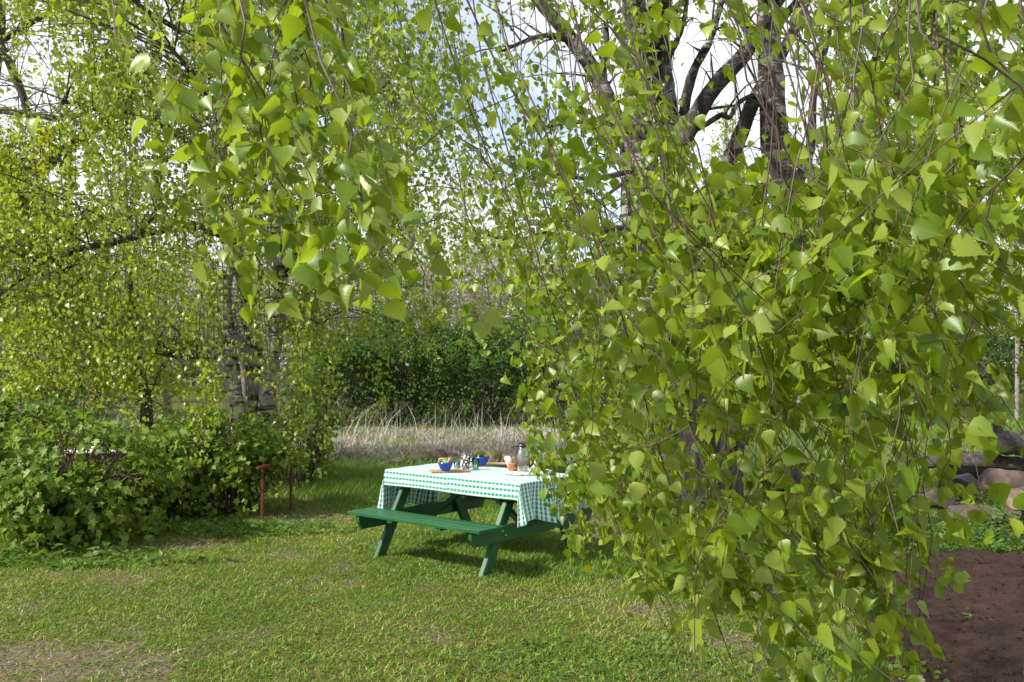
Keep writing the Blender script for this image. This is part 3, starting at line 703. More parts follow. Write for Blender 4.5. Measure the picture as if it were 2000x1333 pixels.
bm = bmesh.new(); bmesh.ops.create_icosphere(bm, subdivisions=3, radius=.045, matrix=Matrix.Translation((0, 0, .03)) @ Matrix.Diagonal((1.2, .8, .68, 1))); bobj('loaf', bm, M_bread, t, True)

# ------------------------------------------------------------ rocks and logs
def rock_mat(name, c1, c2, moss):
    m, n, p, o = newmat(name)
    a = noise(n, 5, 6, rough=.65); r = ramp(n, [(.3, c1), (.7, c2)]); n.links.new(a.outputs[0], r.inputs[0])
    g = n.nodes.new('ShaderNodeNewGeometry'); sp = n.nodes.new('ShaderNodeSeparateXYZ'); n.links.new(g.outputs['Normal'], sp.inputs[0])
    b = noise(n, 3.2, 5); ad = n.nodes.new('ShaderNodeMath'); ad.operation = 'MULTIPLY_ADD'; ad.inputs[1].default_value = 0.35; n.links.new(sp.outputs[2], ad.inputs[0]); n.links.new(b.outputs[0], ad.inputs[2])
    rm = ramp(n, [(moss, (0, 0, 0)), (moss + .1, (1, 1, 1))]); n.links.new(ad.outputs[0], rm.inputs[0])
    mc = n.nodes.new('ShaderNodeMixRGB'); n.links.new(rm.outputs[0], mc.inputs[0]); n.links.new(r.outputs[0], mc.inputs[1]); mc.inputs[2].default_value = (0.085, 0.08, 0.015, 1)
    n.links.new(mc.outputs[0], p.inputs['Base Color']); p.inputs['Roughness'].default_value = .9; bump(n, p, a.outputs[0], .8, .03); return m
M_rock = rock_mat('field_stone', (0.035, 0.024, 0.02), (0.12, 0.082, 0.07), .8)
M_moss = rock_mat('mossy_stone', (0.10, 0.08, 0.065), (0.24, 0.19, 0.16), .56)
M_dark = rock_mat('dark_stone', (0.012, 0.009, 0.01), (0.045, 0.034, 0.034), .95)
def rock(label, px, py, wpx, hpx, mat, seed, group=None, d=None):
    p = gpt(px, py)
    d = p[1]; w = wpx * d / F; h = hpx * d / F * 1.05
    r = np.random.default_rng(seed); bm = bmesh.new(); bmesh.ops.create_icosphere(bm, subdivisions=4, radius=1)
    offs = [(nrm(r.normal(0, 1, 3)), r.uniform(.55, .9)) for _ in range(9)]
    for v in bm.verts:
        c = np.array(v.co)
        for nn, dd in offs:
            e = c @ nn - dd
            if e > 0: c = c - nn * e * .85
        c = c * (1 + .05 * math.sin(c[0] * 7 + seed) * math.sin(c[1] * 6) * math.sin(c[2] * 8 + 2))
        v.co = (c[0] * w / 2 / .85, c[1] * w / 2 * r.uniform(.999, 1) / .85, c[2] * h * .66 + h * .3)
    o = bobj('stone', bm, mat, None, True); o.location = (p[0], p[1], 0); o.rotation_euler = (0, 0, 0)
    tag(o, label, 'stone', group); return o
G1 = 'stones in the row behind the table'
rock('flat grey brown stone, leftmost of the row beyond the long grass', 676, 897, 30, 16, M_rock, 1, G1)
rock('small low stone beside the leftmost flat stone', 699, 912, 28, 18, M_rock, 2, G1)
rock('low grey stone left of the small pale pebble', 722, 915, 20, 10, M_rock, 3, G1)
rock('small pinkish white pebble in the grass behind the table', 747, 910, 8, 9, plain('pale_pebble', (.5, .42, .38), .8), 4, G1)
rock('long low grey stone right of the pale pebble', 776, 910, 30, 14, M_rock, 5, G1)
rock('mossy yellow green stone left of the pointed brown stone', 808, 903, 36, 17, M_moss, 6, G1)
rock('second mossy stone touching the pointed brown stone', 832, 902, 34, 20, M_moss, 7, G1)
rock('pointed brown stone rising behind the front blue bowl', 858, 903, 30, 26, M_rock, 8, G1)
rock('rounded reddish stone just right of the pointed brown stone', 882, 900, 28, 16, M_rock, 9, G1)
rock('large mossy boulder showing behind the blue salad bowl', 958, 908, 44, 30, M_moss, 10, G1)
rock('round brown stone seen between the flask and the hanging birch', 1046, 905, 26, 22, M_rock, 11, G1)
rock('dark stone partly hidden behind the hanging birch by the table', 1140, 925, 46, 30, M_dark, 12, G1)
G2 = 'stones of the heap right of the big birch'
rock('large brown slab leaning at the left end of the heap', 1545, 968, 110, 58, M_dark, 21, G2)
rock('reddish stone at the foot of the brown slab', 1590, 992, 60, 34, M_rock, 22, G2)
rock('brown stone under the pile of black branches', 1830, 992, 60, 36, M_rock, 23, G2)
rock('reddish brown broad stone in the front of the heap', 1905, 1022, 90, 46, M_rock, 24, G2)
rock('rounded grey stone resting high in the heap at right', 1965, 968, 84, 58, M_rock, 25, G2)
rock('small cracked stone at the left foot of the heap', 1790, 978, 46, 28, M_dark, 26, G2)
rock('flat grey stone low at the photo right edge', 2010, 1030, 80, 50, M_rock, 27, G2)
rock('dark stone behind the broad reddish stone', 1870, 975, 70, 60, M_dark, 28, G2)
rock('black lumpy stone topping the middle of the heap', 1900, 935, 110, 62, M_dark, 29, G2)
M_wood = plain('weathered_wood', (0.085, 0.066, 0.062), .9, (0.02, 0.015, 0.014), 7, .8, sc3=(3, 3, 3))
M_cut = plain('cut_wood_end', (0.22, 0.16, 0.11), .8, (0.08, 0.055, 0.04), 14, .6)
def log(label, path, name='log'):
    P, R = px_limb(path)
    t = thing(name, label, 'log', tuple(P[0]), 'weathered logs on the stone heap')
    tubes('log_body', M_wood, t, [(P, R)], n=14, sides=12, rough=.35, cap=True)
    return t
log('gnarled grey log lying along the top of the heap', [(1925, 880, 11.4, 34), (1965, 868, 11.3, 42), (2010, 872, 11.2, 46), (2060, 885, 11, 40)])
log('short grey branch stub standing up from the gnarled log', [(1962, 872, 11.35, 26), (1950, 845, 11.4, 20), (1944, 826, 11.4, 12)])
log('dark thin log lying under the gnarled grey log', [(1800, 905, 11.7, 20), (1880, 900, 11.5, 26), (1960, 905, 11.4, 24), (2040, 915, 11.3, 26)])
t = thing('log', 'cut log whose pale round end faces the camera', 'log', tuple(pt(1985, 975, 9.6)), 'weathered logs on the stone heap')
P, R = px_limb([(1985, 975, 9.6, 44), (2010, 972, 9.9, 44), (2060, 965, 10.3, 46)]); tubes('log_body', M_wood, t, [(P, R)], n=8, sides=14, rough=.15, cap=True)
d_ = nrm(P[0] - P[1]); tubes('cut_end', M_cut, t, [([P[0] - d_ * .01, P[0] + d_ * .012], [R[0] * .95] * 2)], n=2, sides=20, cap=True)

# ------------------------------------------------------------ red frames
M_red = plain('red_paint', (0.13, 0.018, 0.012), .7, (0.08, 0.014, 0.01), 12, .2)
def wbox(name, mat, parent, p0, p1, w, h_):
    """a bar of section w x h between two world points"""
    p0 = Vector(p0); p1 = Vector(p1); d = p1 - p0; bm = bmesh.new()
    box(bm, 0, d.length, -w / 2, w / 2, -h_ / 2, h_ / 2, .003, Matrix.Translation(p0 - parent.location) @ d.to_track_quat('X', 'Z').to_matrix().to_4x4())
    return bobj(name, bm, mat, parent)
fa, fb = gpt(512, 1018), gpt(568, 998); fc, fd = fa + np.array([-1.55, .1, 0]), fb + np.array([-1.7, .25, 0])
frame = thing('bush_support_frame', 'low red wooden frame of posts and rails holding up the currant bush', 'plant support', tuple(fa))
zr = 0.60
for p in (fa, fb, fc, fd): wbox('post', M_red, frame, p, p + np.array([0, 0, zr - .02]), .027, .027)
ex = nrm(fb - fa)
wbox('rail', M_red, frame, fa - ex * .12 + [0, 0, zr], fb + ex * .12 + [0, 0, zr], .035, .026)
wbox('rail', M_red, frame, fc - ex * .12 + [0, 0, zr], fd + ex * .12 + [0, 0, zr], .035, .026)
wbox('rail', M_red, frame, fb + [0.03, -.04, zr - .042], fd + [0, -.04, zr - .042], .04, .04)
c = pt(205, 885, 10.6); c[2] = 0
rt = thing('garden_table', 'small red framed table with a white top hidden in the currant bushes', 'table', tuple(c))
zt_ = pt(205, 878, 10.6)[2]
for dx in (-.28, .28):
    for dy in (-.2, .2): wbox('leg', M_red, rt, c + [dx, dy, 0], c + [dx, dy, zt_ - .1], .05, .05)
for dy in (-.21, .21): wbox('apron', M_red, rt, c + [-.33, dy, zt_ - .06], c + [.33, dy, zt_ - .06], .03, .08)
bm = bmesh.new(); box(bm, -.36, .36, -.27, .27, zt_ - .019, zt_ + .01, .006); bobj('tabletop', bm, M_white, rt)

# ------------------------------------------------------------ shrubs
def clump3(P, s, seed, lo, soft=.25):
    """probability that thins leaves into clumps with gaps between"""
    v = vnoise(P[:, 0] + P[:, 1] * .6, P[:, 2] + P[:, 1] * .35, s, seed) * .65 + vnoise(P[:, 0] - P[:, 1] * .4, P[:, 2] * .9 - P[:, 1] * .5, s * .45, seed + 1) * .35
    return np.clip((v - lo) / soft, 0.03, 1)
def thin(P, r, spots):
    """keep mask: leaves are sparser where the photograph shows what stands behind them"""
    x, y = project(P); pr = np.ones(len(P))
    for cx, cy_, rx, ry, s_ in spots: pr *= 1 - s_ * np.exp(-(((x - cx) / rx) ** 2 + ((y - cy_) / ry) ** 2) ** 2 * .7)
    return r.random(len(P)) < pr
SPOTS = [(60, 530, 80, 32, .7), (190, 475, 70, 26, .7), (290, 450, 50, 30, .5), (60, 215, 70, 45, .6), (455, 660, 30, 200, .85), (495, 690, 20, 130, .6), (537, 640, 26, 190, .85), (460, 470, 45, 60, .6), (30, 130, 90, 100, .7), (170, 70, 60, 60, .3), (640, 420, 70, 90, .4), (660, 540, 80, 70, .5), (205, 888, 62, 22, .97), (515, 975, 16, 50, .9), (568, 960, 22, 50, .97), (545, 922, 34, 9, .8), (180, 810, 120, 45, .6)]
def bush(name, label, px, py, rx, ry, h, nst, nlf, mat, size, kind, seed, group=None, twigmat=None, cat='bush', hole=None, y_off=0, lift=.05):
    r = np.random.default_rng(seed); g = gpt(px, py); g[1] += y_off
    t = thing(name, label, cat, tuple(g), group)
    polys = []; A = []
    for k in range(nst):
        a = r.random() * 2 * math.pi; rad = math.sqrt(r.random()); hh = h * (1.02 - .45 * rad ** 2) * r.uniform(.8, 1.08)
        end = g + np.array([math.cos(a) * rad * rx, math.sin(a) * rad * ry, hh]); st_ = g + np.array([math.cos(a) * rad * rx * .25, math.sin(a) * rad * ry * .25, 0])
        mid = st_ * .5 + end * .5 + np.array([0, 0, .12 * h]) + r.normal(0, .05, 3)
        pp, rr_ = resample([st_, mid, end], [.012, .008, .003], 8); polys.append((pp, rr_))
        # side shoots
        for j in range(4):
            i0 = r.integers(2, 8); b0 = pp[i0]; dv = nrm(r.normal(0, 1, 3) + np.array([math.cos(a) * .6, math.sin(a) * .6, .25])) * r.uniform(.15, .42) * h * .6
            e_ = b0 + dv + [0, 0, -.02]; polys.append(([b0, (b0 + e_) / 2 + [0, 0, .03], e_], [.005, .0035, .0015])); A.append((b0, e_))
        A.append((pp[3], pp[7])); A.append((pp[5], pp[7]))
    A0 = np.array([a for a, b in A]); A1_ = np.array([b for a, b in A])
    ii = r.integers(0, len(A), nlf); f = r.random(nlf)[:, None] ** .7
    P = A0[ii] * (1 - f) + A1_[ii] * f + r.normal(0, size * .9, (nlf, 3))
    if size < .08:   # long shoots that stand out of the bush
        for k in range(nst // 3):
            a = r.random() * 6.283; b0 = g + np.array([math.cos(a) * rx * .6, math.sin(a) * ry * .6, h * r.uniform(.55, .85)]); e_ = b0 + np.array([math.cos(a) * r.uniform(.15, .5), math.sin(a) * .3, r.uniform(.05, .42)])
            polys.append(([b0, (b0 + e_) / 2 + [0, 0, .05], e_], [.005, .0035, .0015])); m_ = 26; f = r.random((m_, 1)); P = np.concatenate([P, b0 * (1 - f) + e_ * f + r.normal(0, .03, (m_, 3))])
    # low skirt of leaves so the bush closes to the ground
    nl = nlf // 6; a = r.random(nl) * 6.283; rd = np.sqrt(r.random(nl)) * .95
    P = np.concatenate([P, g + np.stack([np.cos(a) * rd * rx, np.sin(a) * rd * ry, r.random(nl) ** .8 * h * .75 * (1.05 - rd * .6)], 1)])
    P[:, 2] = np.maximum(P[:, 2], lift * .5 + r.random(len(P)) * lift)
    outv = P - (g + np.array([0, 0, h * .4])); N = nrm(outv) * .7 + r.normal(0, .6, P.shape) + [-.15, -.1, .6]
    D = np.cross(N, r.normal(0, 1, P.shape)); D = nrm(D) + [0, 0, -.35]
    km = thin(P, r, SPOTS)
    if size < .08: km &= (vnoise(P[:, 0] + P[:, 1] * .5, P[:, 2] * 1.1 + P[:, 1] * .3, .2, seed) * .75 + .25 * r.random(len(P))) > .36
    km = km; P, D, N = P[km], D[km], N[km]
    tubes('stems', twigmat or M_twig, t, polys, n=6, sides=5)
    leaves('foliage', mat, t, P, D, N, size * r.uniform(.6, 1.2, len(P)), kind)
    return t
GC = 'currant bushes along the left'
bush('currant_bush', 'big leafy currant bush in front at the left photo edge', 105, 1062, 1.1, .8, 1.2, 60, 6400, M_currant, .075, 'lobed', 51, GC)
bush('currant_bush', 'currant bush just right of the front bush, over the red framed table', 315, 1012, .72, .65, .9, 40, 4200, M_currant, .07, 'lobed', 52, GC)
bush('currant_bush', 'currant bush leaning over the red wooden support frame', 450, 1000, .8, .8, 1.2, 46, 4800, M_currant, .066, 'lobed', 53, GC)
bush('currant_bush', 'lighter airy bush rising at the foot of the left birch', 575, 960, .75, .7, 1.4, 26, 1700, M_currant, .06, 'lobed', 54, GC, y_off=.3)
bush('currant_bush', 'leafy bush behind the front bush at the left edge', 10, 980, 1.0, 1.0, 1.35, 50, 4200, M_currant, .07, 'lobed', 55, GC, y_off=.4)
bush('currant_bush', 'bush behind the red framed table with dry grass beyond it', 270, 930, 1.2, .8, .8, 50, 3600, M_farbirch, .06, 'lobed', 56, GC, y_off=.2)
# creeping weeds
def weeds(specs):
    Ps = []; Ss = []
    for px, py, a, b_, n, h, s in specs:
        c = gpt(px, py); r = np.sqrt(rng.random(n)); t = rng.random(n) * 6.283
        x = c[0] + a * r * np.cos(t); y = c[1] + b_ * r * np.sin(t); cl_ = vnoise(x, y, .18, 61)
        Ps.append(np.stack([x, y, .01 + h * cl_ * rng.random(n)], 1)); Ss.append(s * rng.uniform(.6, 1.3, n))
    return np.concatenate(Ps), np.concatenate(Ss)
P, S = weeds([(120, 1100, 1.5, .3, 380, .16, .07), (1880, 1068, 1.0, .35, 2600, .22, .045), (1700, 1050, .8, .4, 1400, .2, .045), (1340, 1010, .9, .5, 1400, .22, .05), (1480, 1080, 1.0, .5, 1500, .14, .04),
              (450, 1040, 1.4, .35, 900, .14, .05), (1250, 1290, 1.2, .45, 700, .04, .03), (800, 1230, 3.2, 1.7, 9000, .035, .017), (600, 1120, 3.2, 1.2, 6000, .035, .018), (200, 1240, 2.2, 1.4, 4000, .04, .018), (1770, 1330, .2, .5, 260, .1, .04), (1900, 1210, .12, .2, 25, .05, .04), (2080, 1010, .9, .5, 1200, .2, .05), (1900, 1040, 1.1, .2, 900, .26, .05), (1850, 985, .8, .3, 500, .3, .05), (1600, 985, .8, .3, 700, .3, .05)])
n = len(P); D = rng.normal(0, 1, (n, 3)); D[:, 2] = D[:, 2] * .3 + .15; N = rng.normal(0, .35, (n, 3)) + [0, 0, 1]
tag(leaves('ground_weeds', M_weed, None, P, D, N, S, 'birch_mid'), 'low broad leaved weeds creeping through the lawn and round the stones', 'weeds', kind='stuff')

# ------------------------------------------------------------ background
GH = 'dark shrubs of the hedge beyond the dry grass'
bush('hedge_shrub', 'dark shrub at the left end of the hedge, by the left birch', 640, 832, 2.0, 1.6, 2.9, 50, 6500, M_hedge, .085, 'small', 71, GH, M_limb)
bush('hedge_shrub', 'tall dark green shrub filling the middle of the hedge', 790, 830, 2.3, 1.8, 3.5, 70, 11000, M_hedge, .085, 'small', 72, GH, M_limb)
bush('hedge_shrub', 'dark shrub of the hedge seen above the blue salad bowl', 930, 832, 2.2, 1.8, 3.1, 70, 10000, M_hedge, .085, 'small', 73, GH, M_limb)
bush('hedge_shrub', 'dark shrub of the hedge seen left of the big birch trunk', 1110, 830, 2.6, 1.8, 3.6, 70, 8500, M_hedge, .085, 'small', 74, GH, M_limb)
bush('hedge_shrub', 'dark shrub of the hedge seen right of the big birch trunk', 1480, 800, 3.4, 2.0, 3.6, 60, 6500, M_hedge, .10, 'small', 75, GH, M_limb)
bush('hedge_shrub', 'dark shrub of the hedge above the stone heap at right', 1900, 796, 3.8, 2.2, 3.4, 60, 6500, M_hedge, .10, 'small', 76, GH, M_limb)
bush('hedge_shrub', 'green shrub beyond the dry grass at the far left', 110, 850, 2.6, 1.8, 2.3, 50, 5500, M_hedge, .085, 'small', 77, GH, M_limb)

def grow(r, P, d, ln, rad, lev, maxl, polys, tips, spread=.6, up=.15, droop=0.0):
    n = 5; pts = [P]; q_ = P.copy(); dd = d.copy()
    for k in range(n):
        dd = nrm(dd + r.normal(0, .13, 3) + np.array([0, 0, up * .25 - droop * lev * .1])); q_ = q_ + dd * ln / n; pts.append(q_)
    rads = np.linspace(rad, rad * .55, n + 1); polys.setdefault(lev, []).append((np.array(pts), rads))
    if lev == maxl:
        tips.append(np.array(pts)); return
    kids = [4, 5, 4, 4][min(lev, 3)] + r.integers(0, 2)
    for k in range(kids):
        i = r.integers(2 if lev else 1, n + 1) if k else n
        nd = nrm(dd + r.normal(0, spread, 3) + np.array([0, 0, up]))
        grow(r, pts[i], nd, ln * r.uniform(.5, .75), rads[i] * r.uniform(.5, .7), lev + 1, maxl, polys, tips, spread, up, droop)

def copy_tree(src, loc, rz, s, label):
    r = src.copy(); C.objects.link(r); r.location = loc; r.rotation_euler = (0, 0, rz); r.scale = (s, s, s); r['label'] = label
    for ch in src.children:
        c_ = ch.copy(); C.objects.link(c_); c_.parent = r
    return r
def far_tree(name, label, h, trunk_mat, leaf, lsize, per_tip, seed, group, trunk_r=.14, spread=.55, up=.25, maxl=3, nstem=1, first=None):
    r = np.random.default_rng(seed); t = thing(name, label, 'tree', (0, 0, 0), group)
    polys, tips = {}, []
    for s_ in range(nstem):
        grow(r, np.zeros(3) + ([0, 0, -.05]), nrm(np.array([r.normal(0, .12), r.normal(0, .12), 1.])), first or h * .45, trunk_r, 0, maxl, polys, tips, spread, up)
    tubes('trunk', trunk_mat, t, polys[0], n=8, sides=10, rough=.15)
    br = [p for k in polys if k for p in polys[k]]
    tubes('branches', M_greybark if trunk_mat is not M_bark else M_limb, t, br, n=5, sides=4)
    T_ = np.array(tips); m = len(T_)
    ii = np.repeat(np.arange(m), per_tip); j = r.integers(1, T_.shape[1], len(ii))
    P = T_[ii, j] + r.normal(0, lsize * 1.6, (len(ii), 3))
    D, N = leaf_dirs(len(P), .4, (0, 0, 0), .7); leaves('crown', leaf, t, P, D, N, lsize * r.uniform(.6, 1.3, len(P)), 'small')
    return t
def put(t, px, d, rz=0, s=1):
    p = pt(px, YH, d); t.location = (p[0], p[1], 0); t.rotation_euler = (0, 0, rz); t.scale = (s, s, s)
def pos(px, d): p = pt(px, YH, d); return (p[0], p[1], 0)
GB = 'pale flowering trees behind the hedge'
b1 = far_tree('blossom_tree', 'pale flowering tree above the left end of the hedge', 6.2, M_greybark, M_blossom, .075, 8, 81, GB, .12, .6, .2, 4, 2, 2.2)
put(b1, 640, 28)
b2 = far_tree('blossom_tree', 'pale flowering tree above the middle of the hedge', 6.5, M_greybark, M_blossom, .07, 6, 82, GB, .12, .6, .2, 4, 2, 2.4)
put(b2, 800, 31)
for k, (src, px, d, rz, s, lb) in enumerate([(b1, 940, 30, 2, 1.1, 'pale flowering tree behind the hedge, just left of the hanging birch'), (b2, 1100, 33, 4, 1.1, 'pale flowering tree seen through the hanging twigs over the table'),
        (b1, 330, 31, 1, 1.1, 'pale flowering tree behind the left birch'), (b2, 120, 29, 3, 1.0, 'pale flowering tree beyond the far left bushes'), (b1, -60, 27, 5, 1.1, 'pale flowering tree cut by the left photo edge'), (b2, 720, 38, 5.5, 1.5, 'taller pale tree standing behind the middle of the flowering row'), (b1, 480, 36, .6, 1.4, 'taller pale tree behind the trunks of the left birch')]):
    copy_tree(src, pos(px, d), rz, s, lb)
GG = 'young green trees behind the hedge'
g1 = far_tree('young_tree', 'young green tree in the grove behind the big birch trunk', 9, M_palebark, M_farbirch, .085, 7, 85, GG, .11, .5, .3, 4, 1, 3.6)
put(g1, 1380, 36)
g2 = far_tree('young_tree', 'young tree in new leaf, tallest right of the big birch trunk', 10, M_palebark, M_bud, .08, 7, 86, GG, .12, .45, .35, 4, 1, 4.2)
put(g2, 1690, 34)
for src, px, d, rz, s, lb in [(g1, 1560, 38, 1, 1.1, 'green young tree between the big birch and the pale straight trunks'), (g2, 1800, 37, 2, 1.15, 'young tree in new leaf above the black stone of the heap'), (g1, 1930, 35, 3, 1.0, 'green young tree above the logs at right'),
        (g2, 2080, 33, 4, 1.1, 'young tree in new leaf at the right photo edge'), (g1, 1000, 41, 5, 1.15, 'green young tree far behind the table'), (g2, 1250, 40, 5, 1.1, 'young tree in new leaf straight behind the big birch trunk'), (g2, 560, 42, .5, 1.2, 'young tree in new leaf far behind the left birch'),
        (g1, 200, 40, 2.5, 1.2, 'green young tree far behind the yellow green maple'), (g2, 20, 38, 1.2, 1.2, 'young tree in new leaf far beyond the left photo edge bushes'), (g1, 860, 46, 4.4, 1.3, 'green young tree, most distant above the hedge middle')]:
    copy_tree(src, pos(px, d), rz, s, lb)
for src, px, d, rz, s, lb in [(g1, 690, 27.5, 2, .46, 'low green tree rising out of the hedge near the left birch'), (g1, 850, 28, 4, .52, 'low green tree rising out of the middle of the hedge'), (g2, 965, 27, 1, .44, 'low tree in new leaf at the hedge, left of the hanging twigs'), (g1, 770, 29, 5.2, .56, 'low green tree at the hedge, between two others of its height')]:
    copy_tree(src, pos(px, d), rz, s, lb)
# pale straight trunks in the grove
GP = 'thin pale birch trunks of the far grove'
polys = [([np.array([0, 0, -.05]), np.array([.05, 0, 3]), np.array([-.05, .05, 6.5]), np.array([.02, 0, 10])], [.07, .06, .045, .02])]
pb = thing('slender_birch', 'slender pale birch, leftmost of the thin trunks right of the big birch', 'tree', pos(1645, 27), GP)
pb.location = (0, 0, 0)
n = 2600; zz = rng.uniform(3.2, 10, n); a = rng.random(n) * 6.283; rd = rng.random(n) * 1.3 * np.clip((11 - zz) / 5, .3, 1)
P = np.stack([rd * np.cos(a), rd * np.sin(a), zz - rd * .5], 1); D, N = leaf_dirs(n)
bran = []
for k in range(26):
    z0 = rng.uniform(2.8, 9.3); a_ = rng.random() * 6.283; l_ = rng.uniform(.6, 1.3); bran.append(([np.array([0, 0, z0]), np.array([math.cos(a_) * l_ * .6, math.sin(a_) * l_ * .6, z0 + .5]), np.array([math.cos(a_) * l_, math.sin(a_) * l_, z0 + .2])], [.02, .012, .004]))
tubes('trunk', M_palebark, pb, polys + bran, n=12, sides=7)
leaves('crown', M_farbirch, pb, P, D, N, .085 * rng.uniform(.6, 1.2, n), 'small')
pb.location = pos(1645, 27)
for k, (px, d, lb) in enumerate([(1680, 29, 'slender pale birch, second of the thin trunks right of the big birch'), (1722, 26, 'slender pale birch above the black stone, third of the thin trunks'), (1790, 30, 'slender pale birch behind the stone heap, fourth of the thin trunks'),
        (1850, 28, 'slender pale birch left of the gnarled log'), (1985, 27, 'slender pale birch above the gnarled log at right'), (1420, 31, 'slender pale birch just right of the big birch trunk'), (905, 33, 'slender pale birch showing above the hedge left of the hanging twigs'), (735, 36, 'slender pale birch showing above the hedge middle')]):
    copy_tree(pb, pos(px, d), k * 1.7, 1 + .08 * math.sin(k * 3), lb)
# far wood closing the horizon
n = 60000; x = rng.uniform(-48, 50, n); dep = rng.uniform(50, 60, n); top = 5.2 + 3.0 * vnoise(x, dep, 5, 91) + 1.6 * vnoise(x, dep, 1.5, 92); z = rng.random(n) ** .8 * top
P = np.stack([x, dep, z], 1); D, N = leaf_dirs(n, .3, (0, 0, 0), .8)
tag(leaves('far_wood', M_bud, None, P, D, N, rng.uniform(.2, .42, n), 'small'), 'mass of the far wood closing the horizon behind all the trees', 'wood', kind='stuff')

# ------------------------------------------------------------ left birch and maple
def strands_from(r, starts, lengths, drift, leaf_per_m, size, side=True):
    """hanging twigs: returns polys and leaf base points"""
    polys = []; LP = []
    for s_, l_ in zip(starts, lengths):
        n = 7; dx = drift * r.uniform(.3, 1.6) + r.normal(0, .06); dy = r.normal(0, .1)
        t = np.linspace(0, 1, n)[:, None]
        wob = np.cumsum(r.normal(0, .02 * l_, (n, 3)), 0); wob[:, 2] *= .3; wob[0] = 0
        P = s_ + t * np.array([0, 0, -l_]) + t ** 1.6 * np.array([dx * l_, dy * l_, 0]) + wob
        polys.append((P, np.linspace(.006, .0018, n)))
        k = max(3, int(leaf_per_m * l_)); u = r.random(k) * (n - 1); i = np.minimum(u.astype(int), n - 2); f = (u - i)[:, None]
        LP.append(P[i] * (1 - f) + P[i + 1] * f + r.normal(0, .045, (k, 3)))
    return polys, np.concatenate(LP)

rb = np.random.default_rng(101)
base = pt(490, YH, 13.0); base[2] = 0
bt = thing('birch_tree', 'two stemmed white birch behind the currant bushes at left', 'tree', tuple(base))
z0 = 707 + F * H / 13 + 4
st1 = [(482, z0, 13, 50), (470, 830, 13, 38), (458, 760, 13, 34), (446, 660, 13, 32), (438, 560, 13, 31), (452, 500, 13, 30), (425, 400, 13.1, 26), (440, 250, 13.2, 22), (455, 60, 13.2, 16), (450, -250, 13.2, 8)]
st2 = [(508, z0, 13.1, 52), (520, 800, 13.1, 38), (530, 700, 13.1, 36), (545, 620, 13.1, 34), (548, 520, 13.1, 30), (536, 430, 13.1, 28), (560, 250, 13.1, 22), (545, 60, 13, 17), (570, -300, 13, 7)]
st3 = [(495, z0, 13.25, 50), (502, 780, 13.25, 42), (494, 660, 13.2, 38), (482, 560, 13.15, 34), (462, 480, 13.1, 30), (500, 360, 13, 22), (610, 230, 12.6, 15), (700, 120, 12.2, 9)]
for s_ in [[(a, b, d, w * .86) for a, b, d, w in q0] for q0 in (st1, st2, st3)]: tubes('trunk', M_bark2, bt, [px_limb(s_)], n=40, sides=14, rough=.16)
lim = [[(455, 470, 13.1, 26), (400, 440, 13, 20), (300, 450, 12.8, 16), (240, 470, 12.6, 14), (140, 490, 12.5, 12), (60, 530, 12.4, 10), (-20, 590, 12.3, 7)],
       [(250, 465, 12.6, 12), (285, 440, 12.6, 8), (320, 400, 12.4, 5)], [(120, 495, 12.5, 8), (130, 560, 12.4, 5), (160, 620, 12.3, 3)],
       [(440, 330, 13.1, 20), (330, 250, 12.6, 14), (220, 210, 12.2, 9), (120, 200, 12, 5)], [(455, 150, 13.2, 16), (350, 60, 12.4, 10), (250, 0, 12, 6)],
       [(548, 540, 13.1, 22), (640, 440, 12.6, 14), (720, 400, 12.2, 9), (800, 410, 11.8, 5)], [(550, 330, 13.1, 18), (650, 250, 12, 12), (760, 160, 11, 7)], [(545, 100, 13, 16), (640, 0, 12, 10), (760, -60, 11, 6)],
       [(536, 430, 13.1, 18), (500, 330, 11.8, 12), (470, 280, 10.6, 7)], [(560, 200, 13.1, 16), (580, 90, 11.8, 10), (600, 30, 10.6, 6)], [(440, 250, 13.2, 16), (380, 150, 11.6, 10), (330, 90, 10.2, 6)],
       [(455, 60, 13.2, 14), (250, -120, 12, 9), (120, -150, 11, 5)], [(570, 590, 13.1, 10), (630, 640, 12.9, 6)], [(458, 690, 13, 12), (380, 700, 12.8, 7), (300, 690, 12.6, 4)]]
limbs = [px_limb(l_) for l_ in lim]
tubes('limbs', M_limb, bt, limbs, n=12, sides=8, rough=.3)
# secondary twigs and hanging strands
LB = np.concatenate([resample(p, r_, 24)[0][4:] for p, r_ in limbs] + [resample(*px_limb(s_), 40)[0][22:] for s_ in (st1, st2, st3)])
sec = []; starts = []
for k in range(330):
    s_ = LB[rb.integers(len(LB))]; e_ = s_ + np.array([rb.normal(0, .9), rb.normal(-.3, .9), rb.uniform(-.1, .7)]); m_ = (s_ + e_) / 2 + [0, 0, .18]
    sec.append(([s_, m_, e_], [.014, .009, .004])); starts += [e_, m_, (e_ + m_) / 2]
tubes('branches', M_limb, bt, sec, n=5, sides=4)
starts = np.array(starts); ln_ = rb.uniform(.5, 1.9, len(starts)); ln_ = np.minimum(ln_, np.maximum(starts[:, 2] - rb.uniform(1.0, 2.4, len(starts)), .2))
polys, LP = strands_from(rb, starts, ln_, .12, 56, .05)
pm_ = np.array([p[0][3] for p in polys]); km_ = thin(pm_, rb, SPOTS) & (rb.random(len(pm_)) < clump3(pm_, .9, 301, .3)); polys = [p for p, k_ in zip(polys, km_) if k_]
twigs_bt = list(polys)
px_, py_ = project(LP); 
keep = thin(LP, rb, SPOTS) & (rb.random(len(LP)) < clump3(LP, .9, 301, .27))
LP = LP[keep]
D, N = leaf_dirs(len(LP), .8, (.3, 0, 0), .45)
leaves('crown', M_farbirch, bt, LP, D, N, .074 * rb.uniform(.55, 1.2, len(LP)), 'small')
print('left birch leaves', len(LP))
